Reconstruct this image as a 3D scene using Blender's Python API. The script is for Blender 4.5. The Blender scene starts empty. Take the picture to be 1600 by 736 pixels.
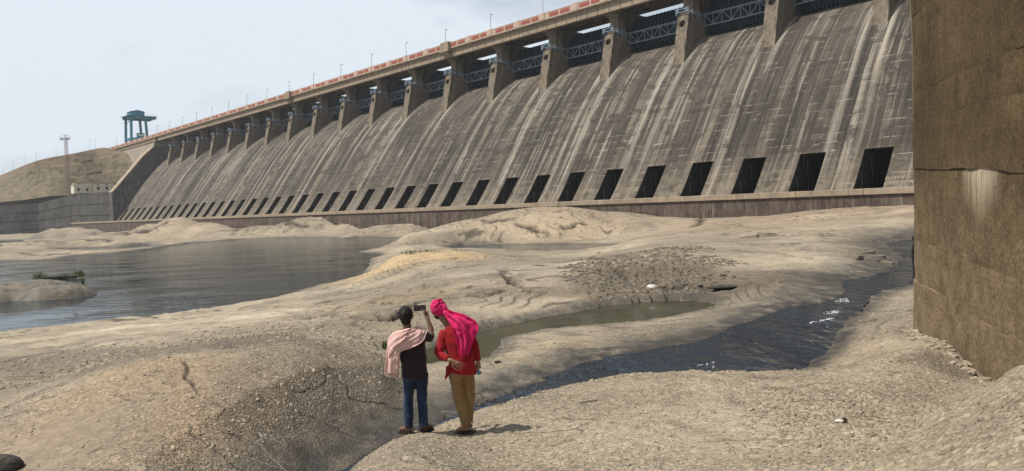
import bpy, bmesh, math, random
import numpy as np
from mathutils import Vector, Matrix
from math import radians, sin, cos, tan, pi, atan2

# ------------------------------------------------------------------ camera, world, sun
SC = bpy.context.scene
COL = SC.collection
FPX = 1140.0                       # focal length in photo pixels (photo 1600 wide)
CZ = 5.0                           # eye height above the pool
PITCH, ROLL = radians(2.0), radians(1.93)
_f = Vector((0, cos(PITCH), -sin(PITCH))); _r0 = Vector((1, 0, 0)); _u0 = Vector((0, sin(PITCH), cos(PITCH)))
CR = cos(ROLL) * _r0 - sin(ROLL) * _u0
CU = cos(ROLL) * _u0 + sin(ROLL) * _r0
CF = _f
cd = bpy.data.cameras.new('camera'); cam = bpy.data.objects.new('camera', cd); COL.objects.link(cam)
cd.sensor_width = 36; cd.lens = FPX / 1600 * 36; cd.clip_start = 0.1; cd.clip_end = 6000
cam.matrix_world = Matrix(((CR.x, CU.x, -CF.x, 0), (CR.y, CU.y, -CF.y, 0), (CR.z, CU.z, -CF.z, CZ), (0, 0, 0, 1)))
SC.camera = cam

SUN_EL, SUN_AZ = 60.0, -104.0       # degrees; azimuth from +Y, negative to the left
sd = Vector((cos(radians(SUN_EL)) * sin(radians(SUN_AZ)), cos(radians(SUN_EL)) * cos(radians(SUN_AZ)), sin(radians(SUN_EL))))
L = bpy.data.lights.new('sun', 'SUN'); L.energy = 5.0; L.angle = radians(1.0); L.color = (1.0, 0.93, 0.83)
so = bpy.data.objects.new('sun', L); COL.objects.link(so)
so.rotation_euler = (-sd).to_track_quat('-Z', 'Y').to_euler()

W = bpy.data.worlds.new('World'); SC.world = W; W.use_nodes = True
wn, wl = W.node_tree.nodes, W.node_tree.links
wn.clear()
wo = wn.new('ShaderNodeOutputWorld'); bg = wn.new('ShaderNodeBackground')
sky = wn.new('ShaderNodeTexSky'); sky.sky_type = 'NISHITA'; sky.sun_disc = False
sky.sun_elevation = radians(SUN_EL); sky.sun_rotation = radians(SUN_AZ)
sky.altitude = 100; sky.air_density = 1.2; sky.dust_density = 1.0; sky.ozone_density = 1.5
tc = wn.new('ShaderNodeTexCoord')
mp = wn.new('ShaderNodeMapping'); mp.inputs['Scale'].default_value = (1.0, 1.0, 2.6)
nz = wn.new('ShaderNodeTexNoise'); nz.inputs['Scale'].default_value = 1.6; nz.inputs['Detail'].default_value = 7; nz.inputs['Roughness'].default_value = 0.55
rmp = wn.new('ShaderNodeMapRange'); rmp.inputs['From Min'].default_value = 0.42; rmp.inputs['From Max'].default_value = 0.66
rmp.inputs['To Min'].default_value = 0.12; rmp.inputs['To Max'].default_value = 1.0
mixc = wn.new('ShaderNodeMix'); mixc.data_type = 'RGBA'
mixc.inputs['B'].default_value = (10.3, 11.35, 12.4, 1)
wl.new(tc.outputs['Generated'], mp.inputs['Vector']); wl.new(mp.outputs['Vector'], nz.inputs['Vector'])
vm = wn.new('ShaderNodeVectorMath'); vm.operation = 'DOT_PRODUCT'; vm.inputs[1].default_value = Vector((-.60, .72, .34)).normalized(); wl.new(tc.outputs['Generated'], vm.inputs[0])
cl_ = wn.new('ShaderNodeMapRange'); cl_.inputs['From Min'].default_value = .86; cl_.inputs['From Max'].default_value = 1.0; cl_.inputs['To Max'].default_value = .22; wl.new(vm.outputs['Value'], cl_.inputs['Value'])
ad_ = wn.new('ShaderNodeMath'); wl.new(nz.outputs['Fac'], ad_.inputs[0]); wl.new(cl_.outputs['Result'], ad_.inputs[1]); wl.new(ad_.outputs[0], rmp.inputs['Value']); wl.new(rmp.outputs['Result'], mixc.inputs['Factor'])
wl.new(sky.outputs['Color'], mixc.inputs['A']); wl.new(mixc.outputs['Result'], bg.inputs['Color'])
bg.inputs['Strength'].default_value = 0.068
wl.new(bg.outputs['Background'], wo.inputs['Surface'])

SC.view_settings.view_transform = 'Standard'; SC.view_settings.look = 'None'
SC.view_settings.exposure = 0.13; SC.view_settings.gamma = 1.0
SC.render.engine = 'CYCLES'
SC.cycles.max_bounces = 6; SC.cycles.volume_bounces = 0

random.seed(7); RNG = np.random.default_rng(7)

# ------------------------------------------------------------------ helpers
def ray(px, py):
    return CF * FPX + CR * (px - 800) - CU * (py - 368)
def inv(px, py, z):                # the point at height z on the sight line through a photo pixel
    v = ray(px, py); t = (z - CZ) / v.z
    return Vector((v.x * t, v.y * t, z))
def atY(px, py, Y):
    v = ray(px, py); t = Y / v.y
    return Vector((v.x * t, Y, CZ + v.z * t))
TH = radians(42.8)
dv = Vector((-sin(TH), cos(TH), 0)); nv = Vector((cos(TH), sin(TH), 0))
def DW(s, a, z): return s * dv + a * nv + Vector((0, 0, z))    # dam axis coordinates: s along, a across

def tag(o, label=None, cat=None, group=None, kind=None):
    if label: o['label'] = label
    if cat: o['category'] = cat
    if group: o['group'] = group
    if kind: o['kind'] = kind
    return o
def empty(name, loc=(0, 0, 0), rz=0):
    o = bpy.data.objects.new(name, None); COL.objects.link(o); o.location = loc; o.rotation_euler = (0, 0, rz)
    o.empty_display_size = 0.3
    return o
def link_mesh(name, me, mat, parent=None):
    o = bpy.data.objects.new(name, me); COL.objects.link(o)
    if mat is not None and len(me.materials) == 0:
        me.materials.append(mat)
    if parent: o.parent = parent
    return o
def obj(name, bm, mat, parent=None, smooth=False):
    me = bpy.data.meshes.new(name); bm.normal_update(); bm.to_mesh(me); bm.free()
    if smooth:
        me.polygons.foreach_set('use_smooth', [True] * len(me.polygons))
    return link_mesh(name, me, mat, parent)
def pydata(name, v, f, mat, parent=None, smooth=False):
    me = bpy.data.meshes.new(name); me.from_pydata([tuple(p) for p in v], [], f); me.update()
    if smooth: me.polygons.foreach_set('use_smooth', [True] * len(me.polygons))
    return link_mesh(name, me, mat, parent)
def copy_tree(o, parent=None):
    c = o.copy(); COL.objects.link(c); c.parent = parent
    for ch in list(o.children): copy_tree(ch, c)
    return c
def box(bm, x0, x1, y0, y1, z0, z1, bev=0.0, M=None):
    vs = [bm.verts.new(p) for p in [(x0, y0, z0), (x1, y0, z0), (x1, y1, z0), (x0, y1, z0), (x0, y0, z1), (x1, y0, z1), (x1, y1, z1), (x0, y1, z1)]]
    fs = [bm.faces.new([vs[i] for i in q]) for q in [(0, 3, 2, 1), (4, 5, 6, 7), (0, 1, 5, 4), (1, 2, 6, 5), (2, 3, 7, 6), (3, 0, 4, 7)]]
    if M is not None: bmesh.ops.transform(bm, matrix=M, verts=vs)
    if bev > 0:
        es = list({e for f in fs for e in f.edges})
        bmesh.ops.bevel(bm, geom=es, offset=bev, segments=1, affect='EDGES')
def bar(bm, a, b, w, h=None, up=(0, 0, 1)):
    a = Vector(a); b = Vector(b); h = h or w; d = (b - a); l = d.length; d.normalize()
    up = Vector(up)
    if abs(d.dot(up)) > 0.98: up = Vector((1, 0, 0))
    x = d.cross(up).normalized(); z = x.cross(d)
    c = []
    for p in (a, b):
        for sx, sz in ((-1, -1), (1, -1), (1, 1), (-1, 1)): c.append(bm.verts.new(p + x * w / 2 * sx + z * h / 2 * sz))
    for q in [(0, 1, 2, 3), (7, 6, 5, 4), (0, 4, 5, 1), (1, 5, 6, 2), (2, 6, 7, 3), (3, 7, 4, 0)]: bm.faces.new([c[i] for i in q])
def tube(bm, pts, rad, n=8, cap=True):
    """round tube through pts; rad = number, list of numbers or list of (rx, ry)"""
    pts = [Vector(p) for p in pts]; N = len(pts)
    if not isinstance(rad, (list, tuple)): rad = [rad] * N
    rings = []; ref = None
    for i, p in enumerate(pts):
        d = (pts[min(i + 1, N - 1)] - pts[max(i - 1, 0)]).normalized()
        if ref is None:
            ref = Vector((1, 0, 0)) if abs(d.x) < 0.9 else Vector((0, 1, 0))
        x = (ref - d * ref.dot(d)).normalized(); ref = x; y = d.cross(x)
        r = rad[i]; rx, ry = (r if isinstance(r, (tuple, list)) else (r, r))
        rings.append([bm.verts.new(p + x * rx * cos(2 * pi * k / n) + y * ry * sin(2 * pi * k / n)) for k in range(n)])
    for A, B in zip(rings, rings[1:]):
        for k in range(n): bm.faces.new((A[k], A[(k + 1) % n], B[(k + 1) % n], B[k]))
    if cap:
        bm.faces.new(rings[0][::-1]); bm.faces.new(rings[-1])
def prism(bm, poly, axis, lo, hi):
    """extrude a 2-D polygon along an axis ('y': poly is x,z)"""
    def P(p, t): return (p[0], t, p[1]) if axis == 'y' else ((t, p[0], p[1]) if axis == 'x' else (p[0], p[1], t))
    A = [bm.verts.new(P(p, lo)) for p in poly]; B = [bm.verts.new(P(p, hi)) for p in poly]; n = len(poly)
    f = [bm.faces.new(A), bm.faces.new(B[::-1])] + [bm.faces.new((A[i], B[i], B[(i + 1) % n], A[(i + 1) % n])) for i in range(n)]
    bmesh.ops.recalc_face_normals(bm, faces=f)

# ------------------------------------------------------------------ materials
class NT:
    def __init__(s, name, rough=0.9, spec=0.3):
        s.m = bpy.data.materials.new(name); s.m.use_nodes = True
        s.n = s.m.node_tree.nodes; s.l = s.m.node_tree.links
        s.p = s.n['Principled BSDF']; s.p.inputs['Roughness'].default_value = rough
        s.p.inputs['Specular IOR Level'].default_value = spec
        s._tc = None
    def tc(s, which='Object'):
        if not s._tc: s._tc = s.n.new('ShaderNodeTexCoord')
        return s._tc.outputs[which]
    def map(s, vec, scale=(1, 1, 1), rot=(0, 0, 0), loc=(0, 0, 0)):
        m = s.n.new('ShaderNodeMapping'); m.inputs['Scale'].default_value = scale; m.inputs['Rotation'].default_value = rot; m.inputs['Location'].default_value = loc
        s.l.new(vec, m.inputs['Vector']); return m.outputs['Vector']
    def noise(s, vec, scale, detail=4, rough=0.55, dist=0.0):
        m = s.n.new('ShaderNodeTexNoise'); m.inputs['Scale'].default_value = scale; m.inputs['Detail'].default_value = detail
        m.inputs['Roughness'].default_value = rough; m.inputs['Distortion'].default_value = dist
        s.l.new(vec, m.inputs['Vector']); return m.outputs['Fac']
    def voro(s, vec, scale, feature='F1', out='Distance', rnd=1.0):
        m = s.n.new('ShaderNodeTexVoronoi'); m.feature = feature; m.inputs['Scale'].default_value = scale; m.inputs['Randomness'].default_value = rnd
        s.l.new(vec, m.inputs['Vector']); return m.outputs[out]
    def rng(s, v, a, b, c=0.0, d=1.0, smooth=False):
        m = s.n.new('ShaderNodeMapRange'); m.inputs['From Min'].default_value = a; m.inputs['From Max'].default_value = b
        m.inputs['To Min'].default_value = c; m.inputs['To Max'].default_value = d
        if smooth: m.interpolation_type = 'SMOOTHSTEP'
        s.l.new(v, m.inputs['Value']); return m.outputs['Result']
    def math(s, op, a, b=None, c=None):
        m = s.n.new('ShaderNodeMath'); m.operation = op
        for i, x in enumerate((a, b, c)):
            if x is None: continue
            if isinstance(x, (int, float)): m.inputs[i].default_value = x
            else: s.l.new(x, m.inputs[i])
        return m.outputs[0]
    def mix(s, f, a, b, mode='MIX'):
        m = s.n.new('ShaderNodeMix'); m.data_type = 'RGBA'; m.blend_type = mode; m.clamp_factor = True
        for key, x in (('Factor', f), ('A', a), ('B', b)):
            if isinstance(x, (int, float)): m.inputs[key].default_value = x
            elif isinstance(x, tuple): m.inputs[key].default_value = (*x, 1) if len(x) == 3 else x
            else: s.l.new(x, m.inputs[key])
        return m.outputs['Result']
    def attr(s, name, out='Fac'):
        m = s.n.new('ShaderNodeAttribute'); m.attribute_name = name; return m.outputs[out]
    def sep(s, v):
        m = s.n.new('ShaderNodeSeparateXYZ'); s.l.new(v, m.inputs[0]); return m.outputs
    def comb(s, x, y, z=0.0):
        m = s.n.new('ShaderNodeCombineXYZ')
        for i, q in enumerate((x, y, z)):
            if isinstance(q, (int, float)): m.inputs[i].default_value = q
            else: s.l.new(q, m.inputs[i])
        return m.outputs[0]
    def color(s, c):
        if isinstance(c, tuple): s.p.inputs['Base Color'].default_value = (*c, 1)
        else: s.l.new(c, s.p.inputs['Base Color'])
    def bump(s, h, strength=0.5, dist=0.02):
        m = s.n.new('ShaderNodeBump'); m.inputs['Strength'].default_value = strength; m.inputs['Distance'].default_value = dist
        s.l.new(h, m.inputs['Height']); s.l.new(m.outputs['Normal'], s.p.inputs['Normal'])

def plain(name, c, rough=0.8, var=0.15, scale=3.0, bumpd=0.0, metal=0.0, spec=0.3, stretch=(1, 1, 1)):
    t = NT(name, rough, spec); v = t.map(t.tc(), stretch)
    n = t.noise(v, scale, 5, 0.6)
    lo = tuple(x * (1 - var) for x in c); hi = tuple(min(1, x * (1 + var)) for x in c)
    t.color(t.mix(t.rng(n, 0.3, 0.7), lo, hi)); t.p.inputs['Metallic'].default_value = metal
    if bumpd: t.bump(n, 0.6, bumpd)
    return t.m

def m_rock():
    t = NT('rock', 0.93, 0.2); o = t.tc()
    big = t.noise(o, 0.09, 4, 0.6); mid = t.noise(o, 0.55, 5, 0.62, 0.4); fine = t.noise(o, 5.5, 6, 0.7)
    st = t.map(o, (1, 1.9, 1.5), (0, 0, 0.35))
    vo = t.voro(st, 22, 'F1', 'Distance'); vc = t.voro(st, 22, 'F1', 'Color')
    vo2 = t.voro(st, 50.0, 'F1', 'Color')
    c = t.mix(t.rng(big, 0.36, 0.66), (0.24, 0.2, 0.145), (0.36, 0.305, 0.222))
    c = t.mix(t.rng(mid, 0.5, 0.74, 0, 0.7), c, (0.17, 0.14, 0.105))
    c = t.mix(t.rng(mid, 0.44, 0.28, 0, 0.5), c, (0.39, 0.325, 0.235))
    tint = t.attr('tint', 'Color')
    tw = t.attr('tint_amount')
    c = t.mix(t.math('MULTIPLY', tw, t.rng(mid, 0.3, 0.7, 1.0, 0.55)), c, tint)
    g = t.attr('gravel')
    # dark lichen and iron stains, then a broken network of joints
    stn = t.noise(o, 0.32, 6, 0.72, 0.8); c = t.mix(t.rng(stn, 0.52, 0.66, 0, 0.62), c, (0.12, 0.1, 0.08))
    wv = t.n.new('ShaderNodeVectorMath'); wv.operation = 'MULTIPLY_ADD'; nzv = t.n.new('ShaderNodeTexNoise'); nzv.inputs['Scale'].default_value = .6; nzv.inputs['Detail'].default_value = 5; t.l.new(o, nzv.inputs['Vector']); t.l.new(nzv.outputs['Color'], wv.inputs[0]); wv.inputs[1].default_value = (1.6, 1.6, 1.6); t.l.new(t.map(o, (.5, 1.0, .8), (0, 0, .5)), wv.inputs[2])
    je = t.voro(wv.outputs[0], 0.55, 'DISTANCE_TO_EDGE'); je2 = t.voro(wv.outputs[0], 1.7, 'DISTANCE_TO_EDGE')
    jm = t.math('MULTIPLY', t.rng(je, 0.0, 0.022, 1, 0), t.rng(t.noise(o, 0.5, 4, .6), 0.5, 0.56)); jm2 = t.math('MULTIPLY', t.rng(je2, 0.0, 0.03, 1, 0), t.rng(t.noise(o, 0.33, 4, .6), 0.57, 0.62)); jj = t.math('MAXIMUM', jm, jm2)
    jj = t.math('MULTIPLY', jj, .55)
    c = t.mix(t.math('MULTIPLY', jj, .85), c, (0.05, 0.04, 0.032))
    sp = t.sep(vc)
    chips = t.rng(sp[0], 0.25, 1.0, 0.58, 1.38)
    sp2 = t.sep(vo2)
    chips2 = t.rng(sp2[0], 0.0, 1.0, 0.75, 1.22)
    chip = t.math('MULTIPLY', chips, chips2)
    cc = t.mix(1.0, c, t.comb(chip, chip, chip), 'MULTIPLY')
    c = t.mix(t.math('MULTIPLY', g, 0.8), c, cc)
    f = t.rng(fine, 0.3, 0.75, 0.72, 1.25)
    c = t.mix(1.0, c, t.comb(f, f, f), 'MULTIPLY')
    crack = t.attr('crack')
    c = t.mix(crack, c, (0.035, 0.028, 0.022))
    wet = t.attr('wet')
    wn_ = t.rng(t.noise(o, 1.7, 5, 0.65), 0.3, 0.7, 0.45, 1.35)
    w = t.math('MULTIPLY', wet, wn_)
    c = t.mix(w, c, (0.055, 0.05, 0.042))
    # thin pale lime lines left on the wet rock
    ve = t.voro(t.map(o, (1, 2.2, 1), (0, 0, 0.5)), 0.8, 'DISTANCE_TO_EDGE')
    lime = t.math('MULTIPLY', t.rng(ve, 0.0, 0.012, 1, 0), t.rng(t.noise(o, 0.9, 3), 0.52, 0.6))
    lime = t.math('MULTIPLY', lime, t.rng(wet, 0.2, 0.5))
    c = t.mix(t.math('MULTIPLY', lime, 0.6), c, (0.4, 0.37, 0.32))
    t.color(c)
    t.l.new(t.rng(w, 0.2, 0.9, 0.93, 0.42), t.p.inputs['Roughness'])
    h = t.math('ADD', t.math('MULTIPLY', t.math('SUBTRACT', 1.0, vo), t.math('MULTIPLY', g, 0.9)), t.math('MULTIPLY', fine, 1.1))
    h = t.math('ADD', h, t.math('MULTIPLY', sp[1], t.math('MULTIPLY', g, 0.5)))
    h = t.math('SUBTRACT', h, t.math('MULTIPLY', jj, 3.0))
    t.bump(h, 1.0, 0.02)
    return t.m

def m_spill():
    t = NT('spillway_concrete', 0.9, 0.25); uv = t.tc('UV')
    q = t.sep(uv); s_, v_ = q[0], q[1]
    def sn(fs, fv, det=5, ro=0.6, dist=0.0, off=0.0):
        return t.noise(t.comb(t.math('MULTIPLY', s_, fs), t.math('MULTIPLY', v_, fv), off), 1.0, det, ro, dist)
    macro = sn(0.07, 0.035, 4, 0.6, 0.5)
    wide = sn(0.36, 0.018, 5, 0.6, 0.15, 3.0)
    streak = sn(1.15, 0.022, 5, 0.68, 0.1, 7.0)
    thin = sn(4.2, 0.035, 4, 0.7, 0.05, 11.0)
    blot = sn(0.6, 0.6, 6, 0.7, 0.6, 19.0)
    hblot = sn(0.35, 1.6, 5, 0.7, 0.3, 23.0)
    macro2 = sn(0.11, 0.05, 3, 0.6, 0.8, 41.0); macro3 = sn(0.16, 0.03, 3, 0.6, 0.8, 57.0)
    c = t.mix(t.rng(macro, 0.36, 0.64), (0.036, 0.031, 0.0255), (0.098, 0.084, 0.067))
    c = t.mix(t.math('MULTIPLY', t.rng(wide, 0.48, 0.62, 0, 0.9, True), t.rng(macro2, .36, .58, .15, 1)), c, (0.2, 0.17, 0.13))
    c = t.mix(t.rng(wide, 0.45, 0.32, 0, 0.85, True), c, (0.036, 0.03, 0.025))
    c = t.mix(t.math('MULTIPLY', t.rng(streak, 0.52, 0.6, 0, 0.95), t.rng(macro3, .38, .6, .1, 1)), c, (0.31, 0.28, 0.23))
    c = t.mix(t.rng(streak, 0.45, 0.36, 0, 0.85), c, (0.03, 0.027, 0.024))
    c = t.mix(t.math('MULTIPLY', t.rng(thin, 0.56, 0.66, 0, 0.7), t.rng(macro2, .62, .4, .15, 1)), c, (0.32, 0.285, 0.225))
    c = t.mix(t.rng(thin, 0.44, 0.35, 0, 0.7), c, (0.035, 0.03, 0.026))
    dblot = sn(0.22, 0.3, 6, 0.7, 0.8, 71.0); c = t.mix(t.rng(dblot, 0.5, 0.6, 0, 0.8), c, (0.05, 0.042, 0.035))
    # pale runs that start either side of every pier nose
    ph = t.math('MODULO', t.math('ADD', t.math('SUBTRACT', s_, 98.9), 18.3 * 20), 18.3)
    d1 = t.math('ABSOLUTE', t.math('SUBTRACT', ph, 2.0)); d2 = t.math('ABSOLUTE', t.math('SUBTRACT', ph, 16.6))
    dm = t.math('MINIMUM', d1, d2)
    run = t.math('MULTIPLY', t.rng(dm, 0.1, 1.0, 1, 0, True), t.rng(sn(1.1, 0.03, 4, 0.6, 0, 31.0), 0.42, 0.58))
    run = t.math('MULTIPLY', run, t.rng(v_, 40, 8, 0.95, 0.45))
    c = t.mix(run, c, (0.42, 0.375, 0.31))
    # lift lines: dark joint with patchy lime just below it
    m = t.math('FRACT', t.math('DIVIDE', v_, 1.525))
    line = t.math('MULTIPLY', t.rng(m, 0.86, 0.95), t.rng(hblot, 0.53, 0.59))
    c = t.mix(t.math('MULTIPLY', line, 0.55), c, (0.43, 0.385, 0.31))
    lime = t.math('MULTIPLY', t.rng(blot, 0.61, 0.67), t.rng(m, 0.25, 0.85))
    c = t.mix(t.math('MULTIPLY', lime, 0.6), c, (0.42, 0.37, 0.29))
    # tan foot zone round the sluices
    foot = t.math('MULTIPLY', t.rng(v_, 9.5, 1.0, 0, 0.65, True), t.rng(blot, 0.35, 0.6))
    c = t.mix(foot, c, (0.25, 0.21, 0.155))
    g = t.rng(sn(9, 9, 5, 0.7), 0.3, 0.7, 0.66, 1.0)
    c = t.mix(1.0, c, t.comb(g, g, g), 'MULTIPLY')
    t.color(c)
    t.bump(t.math('ADD', t.math('MULTIPLY', streak, 0.7), t.math('ADD', thin, blot)), 0.6, 0.12)
    return t.m

def m_conc(name, lo, hi, streak=True, sc=0.5, dark=(0.05, 0.043, 0.036), amt=0.7):
    t = NT(name, 0.9, 0.25); o = t.tc()
    a = t.noise(o, sc, 5, 0.65, 0.3); c = t.mix(t.rng(a, 0.35, 0.65), lo, hi)
    if streak:
        b = t.noise(t.map(o, (2.2, 2.2, 0.16)), 1.0, 5, 0.65); c = t.mix(t.rng(b, 0.48, 0.68, 0, amt), c, dark)
        b2 = t.noise(t.map(o, (3.1, 3.1, 0.2), loc=(9, 4, 2)), 1.0, 5, 0.65); c = t.mix(t.rng(b2, 0.58, 0.7, 0, 0.5), c, (0.42, 0.38, 0.31))
    g = t.noise(o, 6.0, 6, 0.7); gg = t.rng(g, 0.3, 0.7, 0.8, 1.2)
    c = t.mix(1.0, c, t.comb(gg, gg, gg), 'MULTIPLY'); t.color(c)
    t.bump(g, 0.5, 0.05)
    return t.m

def m_bigwall():
    t = NT('brown_wall_concrete', 0.95, 0.15); o = t.tc(); z = t.sep(o)[2]
    a = t.noise(o, 0.28, 4, 0.6, 0.4); b = t.noise(o, 15, 9, 0.85); g = t.noise(o, 2.2, 8, 0.72)
    c = t.mix(t.rng(a, 0.36, 0.64), (0.068, 0.047, 0.024), (0.13, 0.092, 0.048))
    st = t.noise(t.map(o, (2.6, 2.6, 0.12)), 1.0, 5, 0.7)
    c = t.mix(t.rng(st, 0.5, 0.72, 0, 0.55), c, (0.055, 0.038, 0.02))
    low = t.math('MULTIPLY', t.rng(z, 5.8, 3.0, 0, 1.0), t.rng(g, 0.3, 0.65, 0.5, 1))
    c = t.mix(low, c, (0.2, 0.148, 0.088))  # lit lower part of the wall painted in as lighter tan
    f = t.rng(b, 0.36, 0.66, 0.35, 1.7); c = t.mix(1.0, c, t.comb(f, f, f), 'MULTIPLY')
    f2 = t.rng(g, 0.3, 0.7, 0.75, 1.25); c = t.mix(1.0, c, t.comb(f2, f2, f2), 'MULTIPLY')
    lm = t.attr('lime'); ls = t.noise(t.map(o, (9, 9, 0.8)), 1.0, 5, 0.7)
    c = t.mix(t.math('MULTIPLY', lm, t.rng(ls, 0.34, 0.56, 0.3, 1)), c, (0.5, 0.42, 0.31))
    t.color(c)
    t.bump(t.math('ADD', b, t.math('MULTIPLY', g, 1.4)), 0.9, 0.03)
    return t.m

def m_water(name, base, rough, sc, strength, stretch=(1, 1, 1), dist=0.05, dark=None, refl=.7):
    t = NT(name, rough, 0.5); o = t.tc(); v = t.map(o, stretch)
    t.p.inputs['IOR'].default_value = 1.36
    n1 = t.noise(v, sc, 3, 0.55, 0.3); n2 = t.noise(v, sc * 0.13, 3, 0.5)
    if dark:
        t.color(t.mix(t.rng(t.noise(o, 0.5, 4, 0.6), 0.4, 0.62), base, dark))
    else: t.color(base)
    h = t.math('MULTIPLY', n1, t.rng(n2, 0.35, 0.62, 0.12, 1.0))
    t.bump(h, strength, dist)
    nrm_o = [l.from_socket for l in t.l if l.to_socket == t.p.inputs['Normal']][0]
    fr = t.n.new('ShaderNodeFresnel'); fr.inputs['IOR'].default_value = 1.33; t.l.new(nrm_o, fr.inputs['Normal'])
    gl_ = t.n.new('ShaderNodeBsdfGlossy'); gl_.inputs['Roughness'].default_value = rough; gl_.inputs['Color'].default_value = (.93, .97, 1.0, 1); t.l.new(nrm_o, gl_.inputs['Normal'])
    df = t.n.new('ShaderNodeBsdfDiffuse'); bc = [l.from_socket for l in t.l if l.to_socket == t.p.inputs['Base Color']]
    if bc: t.l.new(bc[0], df.inputs['Color'])
    else: df.inputs['Color'].default_value = (*base, 1)
    ms = t.n.new('ShaderNodeMixShader'); t.l.new(t.math('MULTIPLY', fr.outputs[0], refl), ms.inputs[0]); t.l.new(df.outputs[0], ms.inputs[1]); t.l.new(gl_.outputs[0], ms.inputs[2])
    t.l.new(ms.outputs[0], [n for n in t.n if n.type == 'OUTPUT_MATERIAL'][0].inputs['Surface'])
    return t.m

MR = m_rock(); MS = m_spill()
MP = m_conc('pier_concrete', (0.10, 0.082, 0.06), (0.23, 0.19, 0.14), amt=.8)
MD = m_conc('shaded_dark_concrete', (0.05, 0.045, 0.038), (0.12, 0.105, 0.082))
MG = m_conc('girder_concrete', (0.25, 0.2, 0.145), (0.36, 0.29, 0.21), amt=0.45, dark=(0.12, 0.09, 0.065))
MT = m_conc('toe_wall_concrete', (0.065, 0.048, 0.04), (0.14, 0.108, 0.085), sc=0.5, amt=0.85, dark=(0.04, 0.03, 0.028))
MC = m_conc('sill_concrete', (0.25, 0.2, 0.145), (0.36, 0.29, 0.21), sc=0.4, amt=0.3)
MN = m_conc('abutment_concrete', (0.2, 0.17, 0.135), (0.3, 0.26, 0.21), sc=0.15, amt=0.35, dark=(0.11, 0.095, 0.08))
MB = m_bigwall()
M_par = plain('pink_parapet_paint', (0.50, 0.37, 0.30), 0.8, 0.14, 1.2)
M_red = plain('red_parapet_panel', (0.30, 0.085, 0.06), 0.8, 0.25, 1.5)
M_blue = plain('blue_grey_steel', (0.19, 0.26, 0.33), 0.5, 0.2, 3, spec=0.5)
M_gate = plain('dark_teal_gate_paint', (0.018, 0.042, 0.053), 0.6, 0.35, 1.2)
M_teal = plain('teal_crane_paint', (0.05, 0.2, 0.26), 0.55, 0.25, 0.6)
M_pole = plain('galvanised_steel', (0.3, 0.3, 0.3), 0.5, 0.1, 4)
M_mast = plain('red_and_white_mast_paint', (0.24, 0.16, 0.145), 0.6, 0.3, 0.4)
M_white = plain('limewash', (0.62, 0.59, 0.5), 0.9, 0.12, 0.6)
M_dark = plain('dark_opening', (0.03, 0.028, 0.026), 0.8, 0.3, 1)
MW = m_water('pool_water', (0.022, 0.026, 0.028), 0.05, 1.1, 0.6, (1, 1.6, 1), 0.07, refl=.78)
MWp = m_water('algae_pool_water', (0.03, 0.03, 0.016), 0.08, 3.5, 0.12, (1, 1, 1), 0.03, (0.055, 0.05, 0.028))
MWs = m_water('stream_water', (0.013, 0.018, 0.026), 0.03, 1.9, 1.0, (1.5, 0.7, 1), 0.22, refl=.75)

# ------------------------------------------------------------------ numpy noise
def _h(ix, iy, seed):
    n = (ix.astype(np.int64) * 374761393 + iy.astype(np.int64) * 668265263 + seed * 1442695041) & 0xFFFFFFFF
    n = ((n ^ (n >> 13)) * 1274126177) & 0xFFFFFFFF
    n = n ^ (n >> 16)
    return (n & 0xFFFFFF) / float(0xFFFFFF)
def vn(x, y, seed=0):
    ix = np.floor(x); iy = np.floor(y); fx = x - ix; fy = y - iy
    fx = fx * fx * (3 - 2 * fx); fy = fy * fy * (3 - 2 * fy)
    a = _h(ix, iy, seed); b = _h(ix + 1, iy, seed); c = _h(ix, iy + 1, seed); d = _h(ix + 1, iy + 1, seed)
    return (a + (b - a) * fx) * (1 - fy) + (c + (d - c) * fx) * fy
def fbm(x, y, f, octv=4, seed=0, g=0.5):
    r = 0; amp = 1; tot = 0
    for i in range(octv):
        r = r + amp * (vn(x * f + 17.3 * i, y * f - 9.1 * i, seed + i) - 0.5); tot += amp; amp *= g; f *= 2.03
    return r / tot * 2
def cells(x, y, f, seed=0):
    """distance to nearest cell point, per-cell random, local offset"""
    x = x * f; y = y * f; ix = np.floor(x); iy = np.floor(y)
    best = np.full(x.shape, 9.0); rid = np.zeros(x.shape); dx = np.zeros(x.shape); dy = np.zeros(x.shape)
    for i in (-1, 0, 1):
        for j in (-1, 0, 1):
            cx = ix + i; cy = iy + j
            px = cx + _h(cx, cy, seed); py = cy + _h(cx, cy, seed + 5)
            d = (x - px) ** 2 + (y - py) ** 2; m = d < best
            best = np.where(m, d, best); rid = np.where(m, _h(cx, cy, seed + 9), rid)
            dx = np.where(m, x - px, dx); dy = np.where(m, y - py, dy)
    return np.sqrt(best), rid, dx, dy
def sst(x, a, b):
    t = np.clip((x - a) / (b - a), 0, 1); return t * t * (3 - 2 * t)

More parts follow.
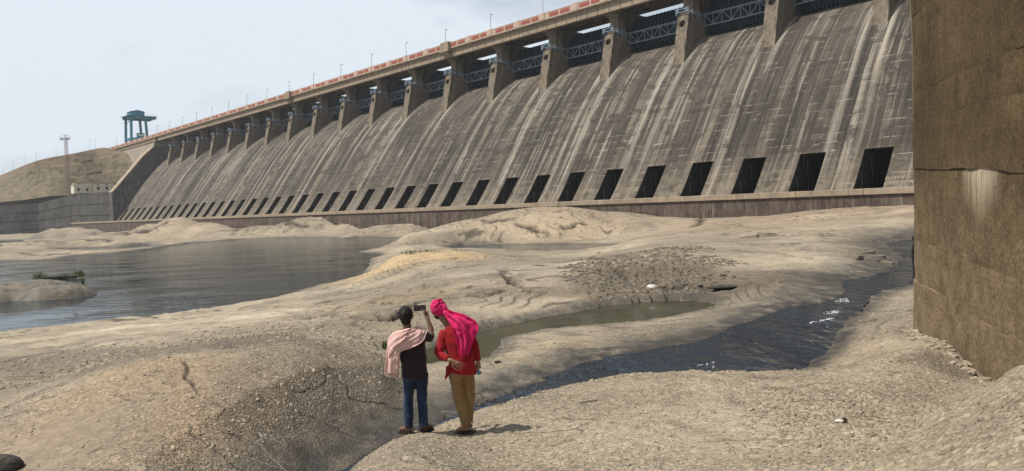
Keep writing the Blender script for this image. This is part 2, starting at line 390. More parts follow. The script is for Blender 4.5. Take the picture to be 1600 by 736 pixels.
# ------------------------------------------------------------------ terrain: control points (photo x, photo y, height)
CP = """640 680 2.0;720 680 2.0;560 722 1.8;590 700 1.9;800 736 2.15;900 680 2.1;1000 640 2.1;1100 700 2.2;1100 606 2.0;1200 592 1.95
860 612 1.9;760 642 1.85;960 600 1.95;695 662 1.9;1300 640 2.15;1310 575 1.9;1290 560 1.7;1310 510 1.65;1340 485 1.65;1385 460 1.65;1425 446 1.65
1380 520 1.85;1440 505 1.95;1540 582 1.75;1500 602 1.8;1420 600 2.05;1450 560 1.95;1400 700 2.6;1250 736 2.45;1500 648 3.0;1600 572 3.15;1560 598 3.05;1600 700 3.5;1500 736 3.25;1400 712 2.8;1330 690 2.35;1440 640 2.1;1490 618 1.85
63 616 2.0;133 588 2.2;224 560 2.38;297 548 2.45;385 535 2.48;455 536 2.42;510 540 2.3;560 557 2.05;600 580 1.8
0 600 1.2;63 594 1.15;133 571 1.1;224 545 1.1;297 533 1.12;385 521 1.2;455 520 1.25;530 515 1.3;600 520 1.3
100 680 1.85;0 700 1.7;250 650 2.05;300 610 2.2;350 700 1.75;450 690 1.62;500 728 1.25;420 640 1.9;520 640 1.65;560 690 1.25;620 640 1.35;690 610 1.3;620 600 1.5
100 736 1.75;300 736 1.65
0 535 .4;100 520 .35;200 508 .4;300 500 .5;400 484 .5;480 462 .5;540 447 .55;0 560 .8;150 545 .9;300 515 .9;420 500 1.0;520 480 1.0
610 548 1.25;650 520 1.3;560 500 1.3;600 470 1.3;560 455 .8;650 445 1.5;700 455 1.6;740 480 1.5;700 500 1.4;760 500 1.35;650 490 1.35
585 415 .8;600 405 1.1;620 397 1.5;660 392 1.6;700 391 1.55;740 393 1.45;650 410 1.6;760 410 1.8
800 400 1.15;850 404 1.15;900 401 1.25;950 395 1.4;1000 388 1.9;850 430 1.85;900 420 1.95;800 440 1.8;950 420 2.0;900 450 1.65;960 460 1.45;850 480 1.35;800 470 1.5
1000 400 2.15;1035 392 2.4;1060 404 2.2;1090 430 1.75;1020 430 1.75;1000 455 1.4;1080 455 1.4;1130 440 1.6;1160 420 1.8
780 585 1.25;830 560 1.3;880 545 1.35;950 535 1.3;1050 520 1.32;1150 495 1.4;1200 470 1.6;1250 450 1.72;1290 437 1.72;1180 450 1.65;1120 465 1.35
1290 412 1.9;1350 400 1.9;1240 400 1.95;1340 420 1.7;1375 405 1.75
1100 375 2.15;1250 372 2.3;1400 355 2.4;1340 366 2.3;1430 345 2.9;1200 350 2.3;1050 365 2.0;1000 375 1.9;1100 345 2.5;1300 340 2.9
705 386 .5;760 386 .4;850 387 .4;900 386 .4;955 383 .5;820 379 .5;640 390 .6;1430 322 3.9;1300 325 3.7;1200 333 2.8;1100 338 2.3;1000 345 1.8"""
cps = []
for row in CP.replace('\n', ';').split(';'):
    if row.strip():
        a, b, c = map(float, row.split()); p = inv(a, b, c); cps.append((p.x, p.y, c))
for x, y, z in [(0, 0.5, 3.35), (0, 3, 3.1), (-2, 3.5, 2.7), (-5, 4, 2.2), (3, 3, 3.4), (4.5, 3, 3.6), (0, 6, 2.5), (-3, 7, 1.9), (-6, 7.5, 1.6), (2, 1, 3.5),
                (-1, 1, 3.2), (-40, 28, .5), (-60, 40, -.3), (9, 7, 3.2), (14, 15, 2.2), (24, 25, 2.2), (40, 38, 2.4), (60, 60, 3.0)]:
    cps.append((x, y, z))
for r_, zz in ((150, .5), (220, .5), (330, .6), (500, .6)):
    for an in (-48, -35, -25, -15, -5, 8, 25, 45):
        if r_ < 160 and -5 < an: continue
        cps.append((r_ * sin(radians(an)), r_ * cos(radians(an)), zz))
cps = np.array(cps)
def uvq(x, y):
    r = np.maximum(np.hypot(x, y), 1.2); an = np.clip(np.arctan2(x, y), -0.95, 0.95)
    return np.stack([an * 3.2, np.log(r)], -1)
Q = uvq(cps[:, 0], cps[:, 1]); N_ = len(Q)
def ker(d2): return 0.5 * d2 * np.log(d2 + 1e-9)
D2 = ((Q[:, None] - Q[None]) ** 2).sum(-1)
A_ = np.zeros((N_ + 3, N_ + 3)); A_[:N_, :N_] = ker(D2) + np.eye(N_) * 2e-4
Pm = np.concatenate([np.ones((N_, 1)), Q], 1); A_[:N_, N_:] = Pm; A_[N_:, :N_] = Pm.T
SOL = np.linalg.solve(A_, np.concatenate([cps[:, 2], [0, 0, 0]]))
def tps(x, y):
    out = np.empty(x.shape, np.float64); xf = x.ravel(); yf = y.ravel(); o = out.ravel()
    for i in range(0, len(xf), 40000):
        q = uvq(xf[i:i + 40000], yf[i:i + 40000]).astype(np.float32); qq = Q.astype(np.float32)
        d2 = (q[:, :1] - qq[None, :, 0]) ** 2 + (q[:, 1:] - qq[None, :, 1]) ** 2
        o[i:i + 40000] = (0.5 * d2 * np.log(d2 + 1e-9)) @ SOL[:N_].astype(np.float32) + SOL[N_] + q @ SOL[N_ + 1:]
    return o.reshape(x.shape)

# water bodies: outlines (photo x, y) on a level z
def wpoly(pts, z): return [(*inv(a, b, z)[:2], z) for a, b in pts]
POND = wpoly([(-420, 590), (-200, 545), (0, 520), (84, 512), (169, 503), (219, 496), (304, 486), (405, 472), (472, 453), (540, 440), (562, 428), (575, 413), (590, 403),
              (604, 397), (562, 394), (598, 388), (628, 380), (622, 371), (560, 371), (540, 373), (500, 370), (420, 372), (371, 374), (330, 377), (287, 381), (236, 389),
              (169, 396), (120, 399), (67, 406), (0, 409), (-200, 418), (-500, 430)], 0.0)
IN1 = wpoly([(60, 393), (130, 392), (200, 389), (250, 384), (235, 381), (180, 386), (100, 388)], 0.15)
IN2 = wpoly([(-160, 390), (0, 386), (40, 382), (64, 378), (30, 375), (-160, 378)], 0.15)
IN3 = wpoly([(180, 372), (205, 373), (214, 368), (190, 366)], 0.15)
CHAN = wpoly([(705, 387), (760, 389), (840, 394), (900, 391), (950, 386), (960, 382), (880, 381), (800, 382), (720, 383)], 0.3)
MIDP = wpoly([(628, 566), (650, 552), (668, 545), (700, 533), (750, 519), (800, 505), (850, 495), (900, 487), (950, 477), (1000, 472), (1050, 469), (1085, 470), (1127, 476), (1118, 488),
              (1050, 503), (950, 514), (850, 521), (790, 534), (783, 546), (768, 564), (700, 569), (655, 572)], 1.12)
SF = [(1560, 360, 1.55), (1470, 368, 1.52), (1429, 374, 1.5), (1385, 379, 1.49), (1395, 390, 1.47), (1412, 396, 1.46), (1402, 410, 1.45), (1378, 423, 1.44), (1366, 431, 1.43), (1320, 438, 1.42), (1316, 451, 1.4), (1304, 466, 1.37), (1272, 475, 1.34), (1232, 481, 1.31), (1194, 494, 1.28), (1147, 516, 1.25), (1095, 536, 1.22), (1030, 545, 1.2), (968, 557, 1.18), (919, 568, 1.16), (880, 585, 1.14), (821, 603, 1.12), (772, 624, 1.1), (738, 642, 1.08), (700, 655, 1.07), (655, 672, 1.05), (612, 690, 1.03), (570, 712, 1.02), (530, 734, 1.0), (430, 800, 0.98)]
SN = [(1640, 425, 1.5), (1500, 430, 1.48), (1440, 434, 1.46), (1422, 443, 1.44), (1391, 452, 1.42), (1360, 466, 1.4), (1338, 482, 1.38), (1320, 500, 1.36), (1306, 524, 1.33), (1292, 554, 1.3), (1265, 577, 1.27), (1229, 584, 1.24), (1154, 590, 1.22), (1050, 595, 1.2), (960, 601, 1.18), (900, 610, 1.16), (860, 618, 1.14), (800, 636, 1.11), (740, 653, 1.08), (690, 669, 1.06), (640, 693, 1.04), (600, 715, 1.02), (560, 740, 1.0), (480, 810, 0.98)]
sf = [(*inv(a, b, z)[:2], z) for a, b, z in SF]; sn_ = [(*inv(a, b, z)[:2], z) for a, b, z in SN]
STREAM = sf + sn_[::-1]
def sdf(x, y, poly):
    P = np.array([p[:2] for p in poly]); n = len(P); best = np.full(x.shape, 1e9); inside = np.zeros(x.shape, bool)
    for i in range(n):
        a = P[i]; b = P[(i + 1) % n]; ab = b - a; L2 = (ab ** 2).sum() + 1e-12
        t = np.clip(((x - a[0]) * ab[0] + (y - a[1]) * ab[1]) / L2, 0, 1)
        d = (x - a[0] - t * ab[0]) ** 2 + (y - a[1] - t * ab[1]) ** 2; best = np.minimum(best, d)
        cond = (a[1] > y) != (b[1] > y)
        xs = ab[0] * (y - a[1]) / (ab[1] if abs(ab[1]) > 1e-12 else 1e-12) + a[0]
        inside ^= cond & (x < xs)
    d = np.sqrt(best); return np.where(inside, -d, d)
def polyd(x, y, pl):
    best = np.full(x.shape, 1e9)
    for p0, p1 in zip(pl[:-1], pl[1:]):
        a = np.array(p0[:2]); ab = np.array(p1[:2]) - a; t = np.clip(((x - a[0]) * ab[0] + (y - a[1]) * ab[1]) / (ab ** 2).sum(), 0, 1)
        best = np.minimum(best, np.hypot(x - a[0] - t * ab[0], y - a[1] - t * ab[1]))
    return best
def level(x, y, poly):
    if abs(poly[0][2] - poly[-1][2]) < 1e-6 and abs(poly[0][2] - poly[len(poly) // 2][2]) < 1e-6: return np.full(x.shape, poly[0][2])
    w = 0; s = 0
    for p in poly:
        k = 1 / (((x - p[0]) ** 2 + (y - p[1]) ** 2) ** 1.5 + 1e-4); w = w + k; s = s + k * p[2]
    return s / w

# domes: (photo x of crest, distance, crest height, half width, half depth, sharpness)
DOMES = [(850, 119, 5.35, 17, 15, 1.5), (765, 113, 3.9, 13, 10, 1.5), (940, 121, 4.2, 15, 14, 1.6), (1020, 113, 3.2, 15, 12, 1.6), (700, 108, 2.6, 10, 6.5, 1.3), (645, 96, .9, 6, 4, 1.3),
         (489, 203, 4.9, 13, 11, 1.5), (560, 196, 3.3, 10, 9, 1.4), (420, 212, 2.9, 13, 10, 1.4), (620, 170, 2.6, 12, 9, 1.4),
         (278, 226, 6.2, 9, 26, 1.3), (240, 222, 4.6, 8, 20, 1.2), (320, 220, 4.4, 9, 22, 1.3), (350, 205, 2.6, 8, 12, 1.3), (190, 215, 2.6, 10, 9, 1.3), (60, 246, 4.3, 14, 14, 1.3), (110, 262, 4.2, 9, 12, 1.2), (15, 236, 3.0, 12, 9, 1.4), (150, 250, 3.4, 10, 12, 1.2),
         (70, 162, 2.1, 8, 8, 1.2), (160, 166, 2.3, 9, 8, 1.3), (10, 158, 1.5, 8, 7, 1.3), (230, 160, 1.4, 9, 7, 1.2), (110, 118, .5, 10, 5, 1.3), (20, 112, .6, 9, 5, 1.3),
         (-60, 240, 3.4, 20, 14, 1.3), (-130, 165, 1.8, 14, 9, 1.3)]
ISL = [(15, 51.5, 1.25, 5.6, 3.4, 1.1), (84, 50.5, .75, 2.6, 1.7, 1.1), (-80, 52, 1.2, 5, 3.4, 1.1)]
CRACKS = [([(535, 494), (575, 490), (600, 498), (620, 490), (632, 484), (665, 470), (700, 466), (745, 463), (790, 455)], .2), ([(478, 496), (520, 493), (560, 498), (600, 501), (618, 492)], .2),
          ([(288, 566), (296, 580), (291, 590), (300, 600)], .035), ([(783, 424), (800, 434), (812, 446), (823, 456), (850, 459)], .24), ([(905, 633), (920, 629), (938, 625)], .022),
          ([(1252, 366), (1280, 364), (1306, 366)], .8), ([(1045, 451), (1080, 447), (1120, 452), (1145, 449)], .35), ([(622, 478), (600, 474), (575, 472)], .15),
          ([(440, 487), (470, 489), (505, 486)], .18), ([(300, 600), (308, 612), (312, 622)], .015), ([(880, 360), (895, 354), (912, 348)], .7), ([(810, 352), (830, 358), (850, 366)], .6),
          ([(1100, 340), (1090, 350), (1070, 356)], .7), ([(930, 400), (960, 420), (985, 436)], .2), ([(1180, 430), (1230, 428), (1275, 434)], .2), ([(742, 342), (765, 346), (790, 343)], .8),
          ([(225, 364), (250, 353), (262, 346)], .9), ([(60, 373), (120, 375), (170, 378)], .9), ([(0, 394), (60, 397), (120, 393)], .6), ([(150, 366), (190, 364), (232, 362)], .9), ([(420, 352), (455, 349), (480, 352)], .8),
          ([(700, 405), (720, 402), (745, 405)], .3), ([(1150, 352), (1200, 356), (1225, 353)], .5), ([(1040, 366), (1075, 362), (1098, 365)], .5), ([(1350, 398), (1375, 404), (1400, 402)], .3)]
def H_base(x, y, want=False):
    r = np.hypot(x, y); z = tps(x, y)
    a = x * nv.x + y * nv.y; s = x * dv.x + y * dv.y
    far = sst(r, 60, 200)
    z = z + fbm(x, y, .05, 4, 3) * .55 * far + fbm(x, y, .11, 4, 5) * (.05 + .3 * sst(r, 30, 140))
    for px, Y, zc, rx, ry, sh in DOMES:
        c = atY(px, 350, Y); cx, cy = c.x, c.y; vx, vy = cx / math.hypot(cx, cy), cy / math.hypot(cx, cy)
        wob = 1 + .16 * fbm(x, y, .12, 3, int(px) % 97)
        lx = ((x - cx) * vy - (y - cy) * vx) / (rx * 1.3); ly = ((x - cx) * vx + (y - cy) * vy) / (ry * 1.25)
        q = (lx * lx + ly * ly) * wob
        m = q < 1.3
        d = np.where(m, .1 + (zc - .1) * np.clip(1 - q, 0, 1) ** 1.25, -5)
        k = .35; hh = np.clip(.5 + .5 * (d - z) / k, 0, 1); z = np.where(m, z * (1 - hh) + d * hh + k * hh * (1 - hh), z)
    # ledges: quantised slabs
    tn = fbm(x * .8 + y * .35, y * 1.1 - x * .2, .07, 4, 21)
    st = .42 * far + .09
    q = z * 1.0 + tn * .8; fl = np.floor(q / st); fr = q / st - fl
    stair = (fl + sst(fr, .78, 1.0)) * st - q
    mask = sst(fbm(x, y, .045, 3, 33), -.1, .15) * (1 - .75 * sst(16 - r, 0, 6))
    ledge = mask * sst(r, 9, 30) * np.clip(stair + st * .5, -.5, .5)
    z = z + ledge * (.35 + .65 * far)
    edge = mask * sst(r, 9, 30) * sst(fr, .74, .84) * (1 - sst(fr, .93, 1.0)) * sst(fbm(x, y, .5, 3, 35), -.1, .15)
    return (z, edge, r, a, s) if want else z
WATERS = [(POND, .8, 1.6), (IN1, .8, 1.0), (IN2, .8, 1.0), (IN3, .8, 1.0), (CHAN, .6, 1.0), (MIDP, .45, .5), (STREAM, .35, .6)]
def H_full(x, y, attrs=False):
    z, mask, r, a, s = H_base(x, y, True)
    wet = np.zeros(x.shape); crack = np.zeros(x.shape); inw = np.zeros(x.shape, bool)
    for wi, (poly, slope, w) in enumerate(WATERS):
        P = np.array([p[:2] for p in poly]); mg = 6 if wi > 3 else 14
        m = (x > P[:, 0].min() - mg) & (x < P[:, 0].max() + mg) & (y > P[:, 1].min() - mg) & (y < P[:, 1].max() + mg)
        if not m.any(): continue
        xm, ym = x[m], y[m]; rr = r[m]
        d = sdf(xm, ym, poly); wob = (.012 * rr + .05); 
        d = d + fbm(xm, ym, 1.2, 3, 40 + wi) * np.minimum(wob * .35, .5) + fbm(xm, ym, .25, 2, 50 + wi) * np.minimum(wob * .6, .8) 
        lv = level(xm, ym, poly); w_ = w * (.3 + rr * .022)
        if wi == 6:
            side = sst(polyd(xm, ym, sf) - polyd(xm, ym, sn_), -.2, .2); w_ = np.minimum(.15 * rr, 3.2) * side + (1 - side) * (.9 + .075 * rr)
        t = np.clip(d / w_, 0, 1) ** (.95 if wi == 6 else .7)
        zz = z[m]; land = lv + .02 + t * (np.maximum(zz, lv + .06) - lv)
        bed = lv - np.minimum(slope * (-d) + .02, .7)
        old = inw[m]; z0_ = z[m]
        z[m] = np.where(d > 0, np.where(d < w_, land, np.where(d < 2 * w_, np.maximum(zz, lv + .05), zz)), bed)
        z[m] = np.where(old & (d > 0), z0_, z[m]); inw[m] = old | (d <= 0)
        reach = {6: (.35 + .01 * rr) * (side if wi == 6 else 1) + (1 - (side if wi == 6 else 1)) * (.8 + .045 * rr), 5: .25 + .008 * rr, 0: .1 + .006 * rr}.get(wi, .1 + .01 * rr)
        wet[m] = np.maximum(wet[m], np.clip(1.3 - np.maximum(d, 0) / reach, 0, 1) * (1 if wi == 6 else .75))
    for px, Y, zc, rx, ry, sh in ISL:
        c = atY(px, 400, Y); cx, cy = c.x, c.y; vx, vy = cx / math.hypot(cx, cy), cy / math.hypot(cx, cy)
        lx = ((x - cx) * vy - (y - cy) * vx) / rx; ly = ((x - cx) * vx + (y - cy) * vy) / ry
        q = (lx * lx + ly * ly) * (1 + .2 * fbm(x, y, .5, 3, 71)); m = q < 2.2
        d = -.4 + (zc + .4) * (1 - q ** 1.6) + fbm(x, y, .6, 4, 72) * .2; d = np.where(d > .25, np.floor(d / .22) * .22 * .5 + d * .5, d)
        z = np.where(m, np.maximum(z, d), z)
    for pl, wd in CRK:
        P = np.array(pl); m = (x > P[:, 0].min() - 1.5) & (x < P[:, 0].max() + 1.5) & (y > P[:, 1].min() - 1.5) & (y < P[:, 1].max() + 1.5)
        if not m.any(): continue
        xm, ym = x[m], y[m]; best = np.full(xm.shape, 1e9)
        xj = xm + fbm(xm, ym, .5 / wd ** .5, 3, 81) * wd * 2.0; yj = ym + fbm(xm, ym, .5 / wd ** .5, 3, 85) * wd * 2.0
        for p0, p1 in zip(P[:-1], P[1:]):
            ab = p1 - p0; t = np.clip(((xj - p0[0]) * ab[0] + (yj - p0[1]) * ab[1]) / (ab ** 2).sum(), 0, 1)
            best = np.minimum(best, np.hypot(xj - p0[0] - t * ab[0], yj - p0[1] - t * ab[1]))
        k = np.clip(1.3 - best / (wd * 1.1), 0, 1); z[m] -= k * np.minimum(wd * 1.6, .4); crack[m] = np.maximum(crack[m], k * .9)
    # flaky skin near the viewer
    near = 1 - sst(r, 30, 60); g = gravel(x, y)
    above = np.ones(x.shape)
    cx_, cr_, cdx, cdy = cells(x + y * .25, y * 1.7 - x * .4, 3.0, 90)
    c2, c2r, c2x, c2y = cells(x - y * .2, y * 1.8 - x * .3, 13.0, 96)
    n1 = 1 - sst(r, 10, 22)
    z = z + near * g * ((cr_ - .5) * .018 + cdy * (cr_ - .3) * .03) + n1 * (.3 + .7 * g) * ((c2r - .5) * .006 + c2y * .009 * c2r)
    z = z + near * fbm(x, y, .9, 4, 61) * .05 + fbm(x, y, .5, 3, 64) * .10 * sst(r, 12, 40) * (1 - .6 * sst(r, 60, 110)) + fbm(x, y, .2, 2, 66) * .12 * sst(r, 20, 60)
    rub = sst(fbm(x, y, .22, 3, 69), .12, .35); z = z + rub * (1 - sst(r, 50, 90)) * (fbm(x, y * 1.5, 1.6, 3, 70) * .09)
    z = np.where(a > 99, np.minimum(z, 3.5), z); z = np.where(r > 900, .3, z)
    z = np.where((a > 99) & (r > 150), np.minimum(z, 1.5), z)
    crack = np.maximum(crack, mask * .7 * (1 - sst(wet, .3, .6)))
    return (z, wet, crack, g, mask) if attrs else z
def gravel(x, y):
    return np.maximum(sst(fbm(x, y, .16, 4, 44), -.35, .25), sst(x, 2.2, 3.6) * (1 - sst(y, 10, 13)) )
CRK = []
def hit(px, py, fn=None, Y0=5.0, Y1=400.0):
    """where the sight line through a photo pixel meets the ground"""
    fn = fn or H_base; v = ray(px, py); Y = np.exp(np.linspace(math.log(Y0), math.log(Y1), 700)); X = v.x / v.y * Y; Z = CZ + v.z / v.y * Y
    g = fn(X, Y); i = np.argmax(Z < g)
    if not (Z < g).any(): i = len(Y) - 1
    return Vector((X[i], Y[i], g[i]))
for pl, wd in CRACKS:
    CRK.append(([tuple(hit(a, b)[:2]) for a, b in pl], wd))

half = radians(40); ncol = 700
ang = np.concatenate([np.linspace(-pi, -half, 36)[:-1], np.linspace(-half, half, ncol), np.linspace(half, pi, 36)[1:-1]])
rows = [1.2]; 
while rows[-1] < 520:
    y_ = rows[-1]; rows.append(y_ + max(.03, min(.0004 * y_ * y_, (.0068 if y_ < 60 else .005) * y_)) if y_ > 5 else y_ + .12)
while rows[-1] < 1150: rows.append(rows[-1] * 1.06)
rows[-1] = 1180
rows = np.array(rows)
AN, RR = np.meshgrid(ang, rows); GX = RR * np.sin(AN); GY = RR * np.cos(AN)
GZ, WET, CRA, GRV, MSK = H_full(GX, GY, True)
nr, nc = GX.shape
cz0 = float(GZ[0].mean())
verts = np.concatenate([np.stack([GX.ravel(), GY.ravel(), GZ.ravel()], 1), [[0, 0, cz0]]]).astype(np.float32)
ii, jj = np.meshgrid(np.arange(nr - 1), np.arange(nc), indexing='ij'); j2 = (jj + 1) % nc
quads = np.stack([ii * nc + jj, ii * nc + j2, (ii + 1) * nc + j2, (ii + 1) * nc + jj], -1).reshape(-1, 4)[:, ::-1]
tri = np.stack([np.full(nc, nr * nc), (np.arange(nc) + 1) % nc, np.arange(nc)], 1)
me = bpy.data.meshes.new('rocky_ground')
me.vertices.add(len(verts)); me.vertices.foreach_set('co', verts.ravel())
loops = np.concatenate([quads.ravel(), tri.ravel()]).astype(np.int32)
me.loops.add(len(loops)); me.loops.foreach_set('vertex_index', loops)
starts = np.concatenate([np.arange(len(quads)) * 4, len(quads) * 4 + np.arange(len(tri)) * 3]).astype(np.int32)
me.polygons.add(len(starts)); me.polygons.foreach_set('loop_start', starts)
me.polygons.foreach_set('use_smooth', np.ones(len(starts), bool))
me.update(calc_edges=True)
def setattr_(name, arr):
    at = me.attributes.new(name, 'FLOAT', 'POINT'); v = np.zeros(len(verts), np.float32); v[:-1] = arr.ravel(); at.data.foreach_set('value', v)
setattr_('wet', np.clip(WET, 0, 1)); setattr_('crack', CRA); setattr_('gravel', GRV)
# coloured patches of the rock itself: (photo x, y, half width m, half depth m, colour, amount)
TINT = [(655, 402, 6, 10, (.50, .36, .2), .95), (180, 630, 2.4, 2.6, (.33, .235, .15), .85), (330, 610, 1.5, 1.7, (.32, .235, .155), .7), (850, 345, 16, 9, (.40, .31, .21), .75), (1020, 420, 3.4, 4.5, (.12, .095, .07), .95),
        (1110, 450, 4.0, 2.6, (.10, .082, .066), .95), (1250, 430, 3.4, 2.6, (.16, .125, .092), .8), (940, 440, 2.6, 2.6, (.14, .12, .1), .85), (440, 490, 3.6, 1.8, (.46, .385, .285), .95), (200, 513, 2.4, .9, (.5, .42, .31), .95),
        (40, 530, 2.6, 1.0, (.45, .37, .28), .85), (900, 540, 1.9, 1.6, (.40, .335, .23), .9), (1250, 340, 24, 18, (.35, .27, .185), .8), (460, 600, 1.6, 2.2, (.19, .155, .118), .6), (560, 620, 1.5, 2.2, (.18, .148, .113), .65), (700, 625, 1.1, 1.8, (.12, .105, .085), .9), (100, 565, 5, 2.6, (.13, .108, .085), .9),
        (300, 538, 4, 1.8, (.14, .115, .09), .9), (60, 445, 7, 4, (.46, .375, .27), .95), (280, 352, 16, 28, (.36, .285, .2), .8), (800, 440, 3, 1.5, (.39, .32, .235), .7), (620, 466, 2.8, 1.6, (.36, .27, .17), .8), (1200, 320, 6, 4, (.5, .41, .29), .95), (1480, 575, .9, 1.0, (.15, .12, .09), .8), (860, 418, 5, 3.5, (.41, .355, .28), .8),
        (1000, 375, 8, 6, (.42, .35, .26), .7), (1180, 430, 4, 2, (.17, .14, .11), .75), (30, 375, 30, 26, (.2, .17, .14), .6), (150, 392, 10, 8, (.44, .37, .28), .8), (700, 378, 6, 4, (.17, .145, .11), .8), (700, 500, 1.6, 2, (.2, .165, .125), .6), (960, 462, 4, 1.4, (.15, .115, .08), .85), (500, 455, 3, 3, (.4, .34, .26), .6),
        (1350, 530, 1.4, 2.2, (.37, .3, .21), .6), (100, 700, 1.6, 1.4, (.18, .15, .118), .6), (1200, 660, 2.5, 1.6, (.39, .325, .24), .6)]
tc_ = np.zeros((nr, nc, 3), np.float32); ta = np.zeros((nr, nc), np.float32)
for px, py, rx, ry, c, am in TINT:
    p = hit(px, py); q = np.sqrt(((GX - p.x) / rx) ** 2 + ((GY - p.y) / ry) ** 2 + 1e-9); 
    m = q < 1.8; w = np.zeros_like(ta); w[m] = (1 - sst(q[m] + .45 * fbm(GX[m], GY[m], 2.2 / rx, 4, int(px)), .55, 1.15)) * am
    k = w > 0; tc_[k] = tc_[k] * (1 - w[k])[:, None] + np.array(c, np.float32) * w[k][:, None]; ta = ta + w * (1 - ta)
tc_ = tc_ / np.maximum(ta, 1e-4)[..., None]
setattr_('tint_amount', ta)
at = me.attributes.new('tint', 'FLOAT_COLOR', 'POINT'); v4 = np.ones((len(verts), 4), np.float32); v4[:-1, :3] = tc_.reshape(-1, 3); at.data.foreach_set('color', v4.ravel())
ground = link_mesh('ground', me, MR); tag(ground, 'bare tan granite river bed with rounded outcrops and flaky skin', kind='structure')

# ------------------------------------------------------------------ water sheets
def water(name, poly, mat, grow, label, sub=False):
    P = np.array([p[:2] for p in poly]); z = poly[0][2]; n = len(P)
    area = sum(P[i][0] * P[(i + 1) % n][1] - P[(i + 1) % n][0] * P[i][1] for i in range(n)); sg = 1 if area > 0 else -1
    out = []
    for i in range(n):
        t = P[(i + 1) % n] - P[i - 1]; t = t / np.linalg.norm(t); nn = np.array([t[1], -t[0]]) * sg
        g = grow * min(1.0, .2 + .02 * np.linalg.norm(P[i])) ; out.append((*(P[i] + nn * g), z))
    bm = bmesh.new(); vs = [bm.verts.new(p) for p in out]; f = bm.faces.new(vs)
    bmesh.ops.triangulate(bm, faces=[f]); bmesh.ops.recalc_face_normals(bm, faces=bm.faces[:])
    if bm.faces[:][0].normal.z < 0: bmesh.ops.reverse_faces(bm, faces=bm.faces[:])
    o = obj(name, bm, mat); tag(o, label, kind='structure'); return o
water('pool_water', POND, MW, 1.0, 'wide dark rippled pool at the left reflecting the dam')
for q in (IN1, IN2, IN3): water('inlet_water', q, MW, .7, 'narrow still inlet between the far left rocks')
water('channel_water', CHAN, MW, .8, 'thin dark channel below the big rock dome')
water('shallow_pool_water', MIDP, MWp, .5, 'shallow olive green pool behind the two people')
def resamp(p, n):
    p = np.array(p); d = np.concatenate([[0], np.cumsum(np.linalg.norm(np.diff(p[:, :2], axis=0), axis=1))]); t = np.linspace(0, d[-1], n)
    return np.stack([np.interp(t, d, p[:, k]) for k in range(3)], 1)
# pair the banks by station index
def pairbank(n=160):
    A = resamp(sf, 400); B = resamp(sn_, 400); out = []
    ia = np.linspace(0, 399, n).astype(int)
    for i in ia:
        a = A[i]; lo = max(0, int(i * 1.0) - 90); hi = min(400, i + 90); j = lo + np.argmin(((B[lo:hi, :2] - a[:2]) ** 2).sum(1)); out.append((a, B[j]))
    return out
sv = []; sfc = []; NW = 14
pr = pairbank(160)
bj = np.array([p[1] for p in pr]); k_ = np.ones(9) / 9
for c in range(3): bj[:, c] = np.convolve(np.pad(bj[:, c], 4, 'edge'), k_, 'valid')
for i, (a, _) in enumerate(pr):
    b = bj[i]; d = b[:2] - a[:2]; l = np.linalg.norm(d) + 1e-6; e = d / l * .22; z = min(a[2], b[2])
    zz = (a[2] + b[2]) / 2
    for k in range(NW + 1):
        t = k / NW; p = (a[:2] - e) * (1 - t) + (b[:2] + e * 5) * t
        sv.append((p[0], p[1], zz + .0))
for i in range(len(pr) - 1):
    for k in range(NW): q = i * (NW + 1) + k; sfc.append((q, q + 1, q + NW + 2, q + NW + 1))
o = pydata('stream_water', sv, sfc, MWs, None, True)
bm = bmesh.new(); bm.from_mesh(o.data); bmesh.ops.recalc_face_normals(bm, faces=bm.faces[:])
if sum(f.normal.z for f in bm.faces) < 0: bmesh.ops.reverse_faces(bm, faces=bm.faces[:])
bm.to_mesh(o.data); bm.free()
tag(o, 'dark rippling stream running between the rock banks', kind='structure')

# ------------------------------------------------------------------ the dam (local x = across a, y = along s, z up)
S0, BAY = 98.9, 18.3
H0 = CZ                                     # heights below are over the eye
PROF = [(100.2, .95), (101.0, 1.9), (102.0, 3.15), (103.2, 4.85), (104.7, 6.95), (107, 10.4), (110, 14.8), (113.5, 19.8), (117, 24.2), (119.8, 27.3), (122.5, 29.9), (125.3, 31.9), (128, 33.1), (131, 33.7), (136, 33.8)]
_pa = np.array(PROF); _arc = np.concatenate([[0], np.cumsum(np.hypot(*np.diff(_pa, axis=0).T))])
def prof(v): return np.interp(v, _arc, _pa[:, 0]), np.interp(v, _arc, _pa[:, 1]) + H0
# smooth the profile polyline by dense resampling
_t = np.linspace(0, _arc[-1], 400); _ps = np.stack(prof(_t), 1)
for _ in range(60): _ps[1:-1] = (_ps[:-2] + 2 * _ps[1:-1] + _ps[2:]) / 4
_arc2 = np.concatenate([[0], np.cumsum(np.hypot(*np.diff(_ps, axis=0).T))])
def prof(v): return float(np.interp(v, _arc2, _ps[:, 0])), float(np.interp(v, _arc2, _ps[:, 1]))
def nrm(v):
    a0, z0 = prof(v - .3); a1, z1 = prof(v + .3); l = math.hypot(a1 - a0, z1 - z0); return -(z1 - z0) / l, (a1 - a0) / l
V_LO, V_HI = 0.35, 7.3                      # sluice mouth along the profile
dam = empty('dam', (0, 0, 0), TH)
tag(dam, 'huge weathered concrete spillway dam with gated bays, road bridge and a row of sluice openings', 'dam')
SPK = [S0 + BAY * k for k in range(-4, 16)]
SL_OFF = [(4.0, 1.9), (13.15, 1.9)]
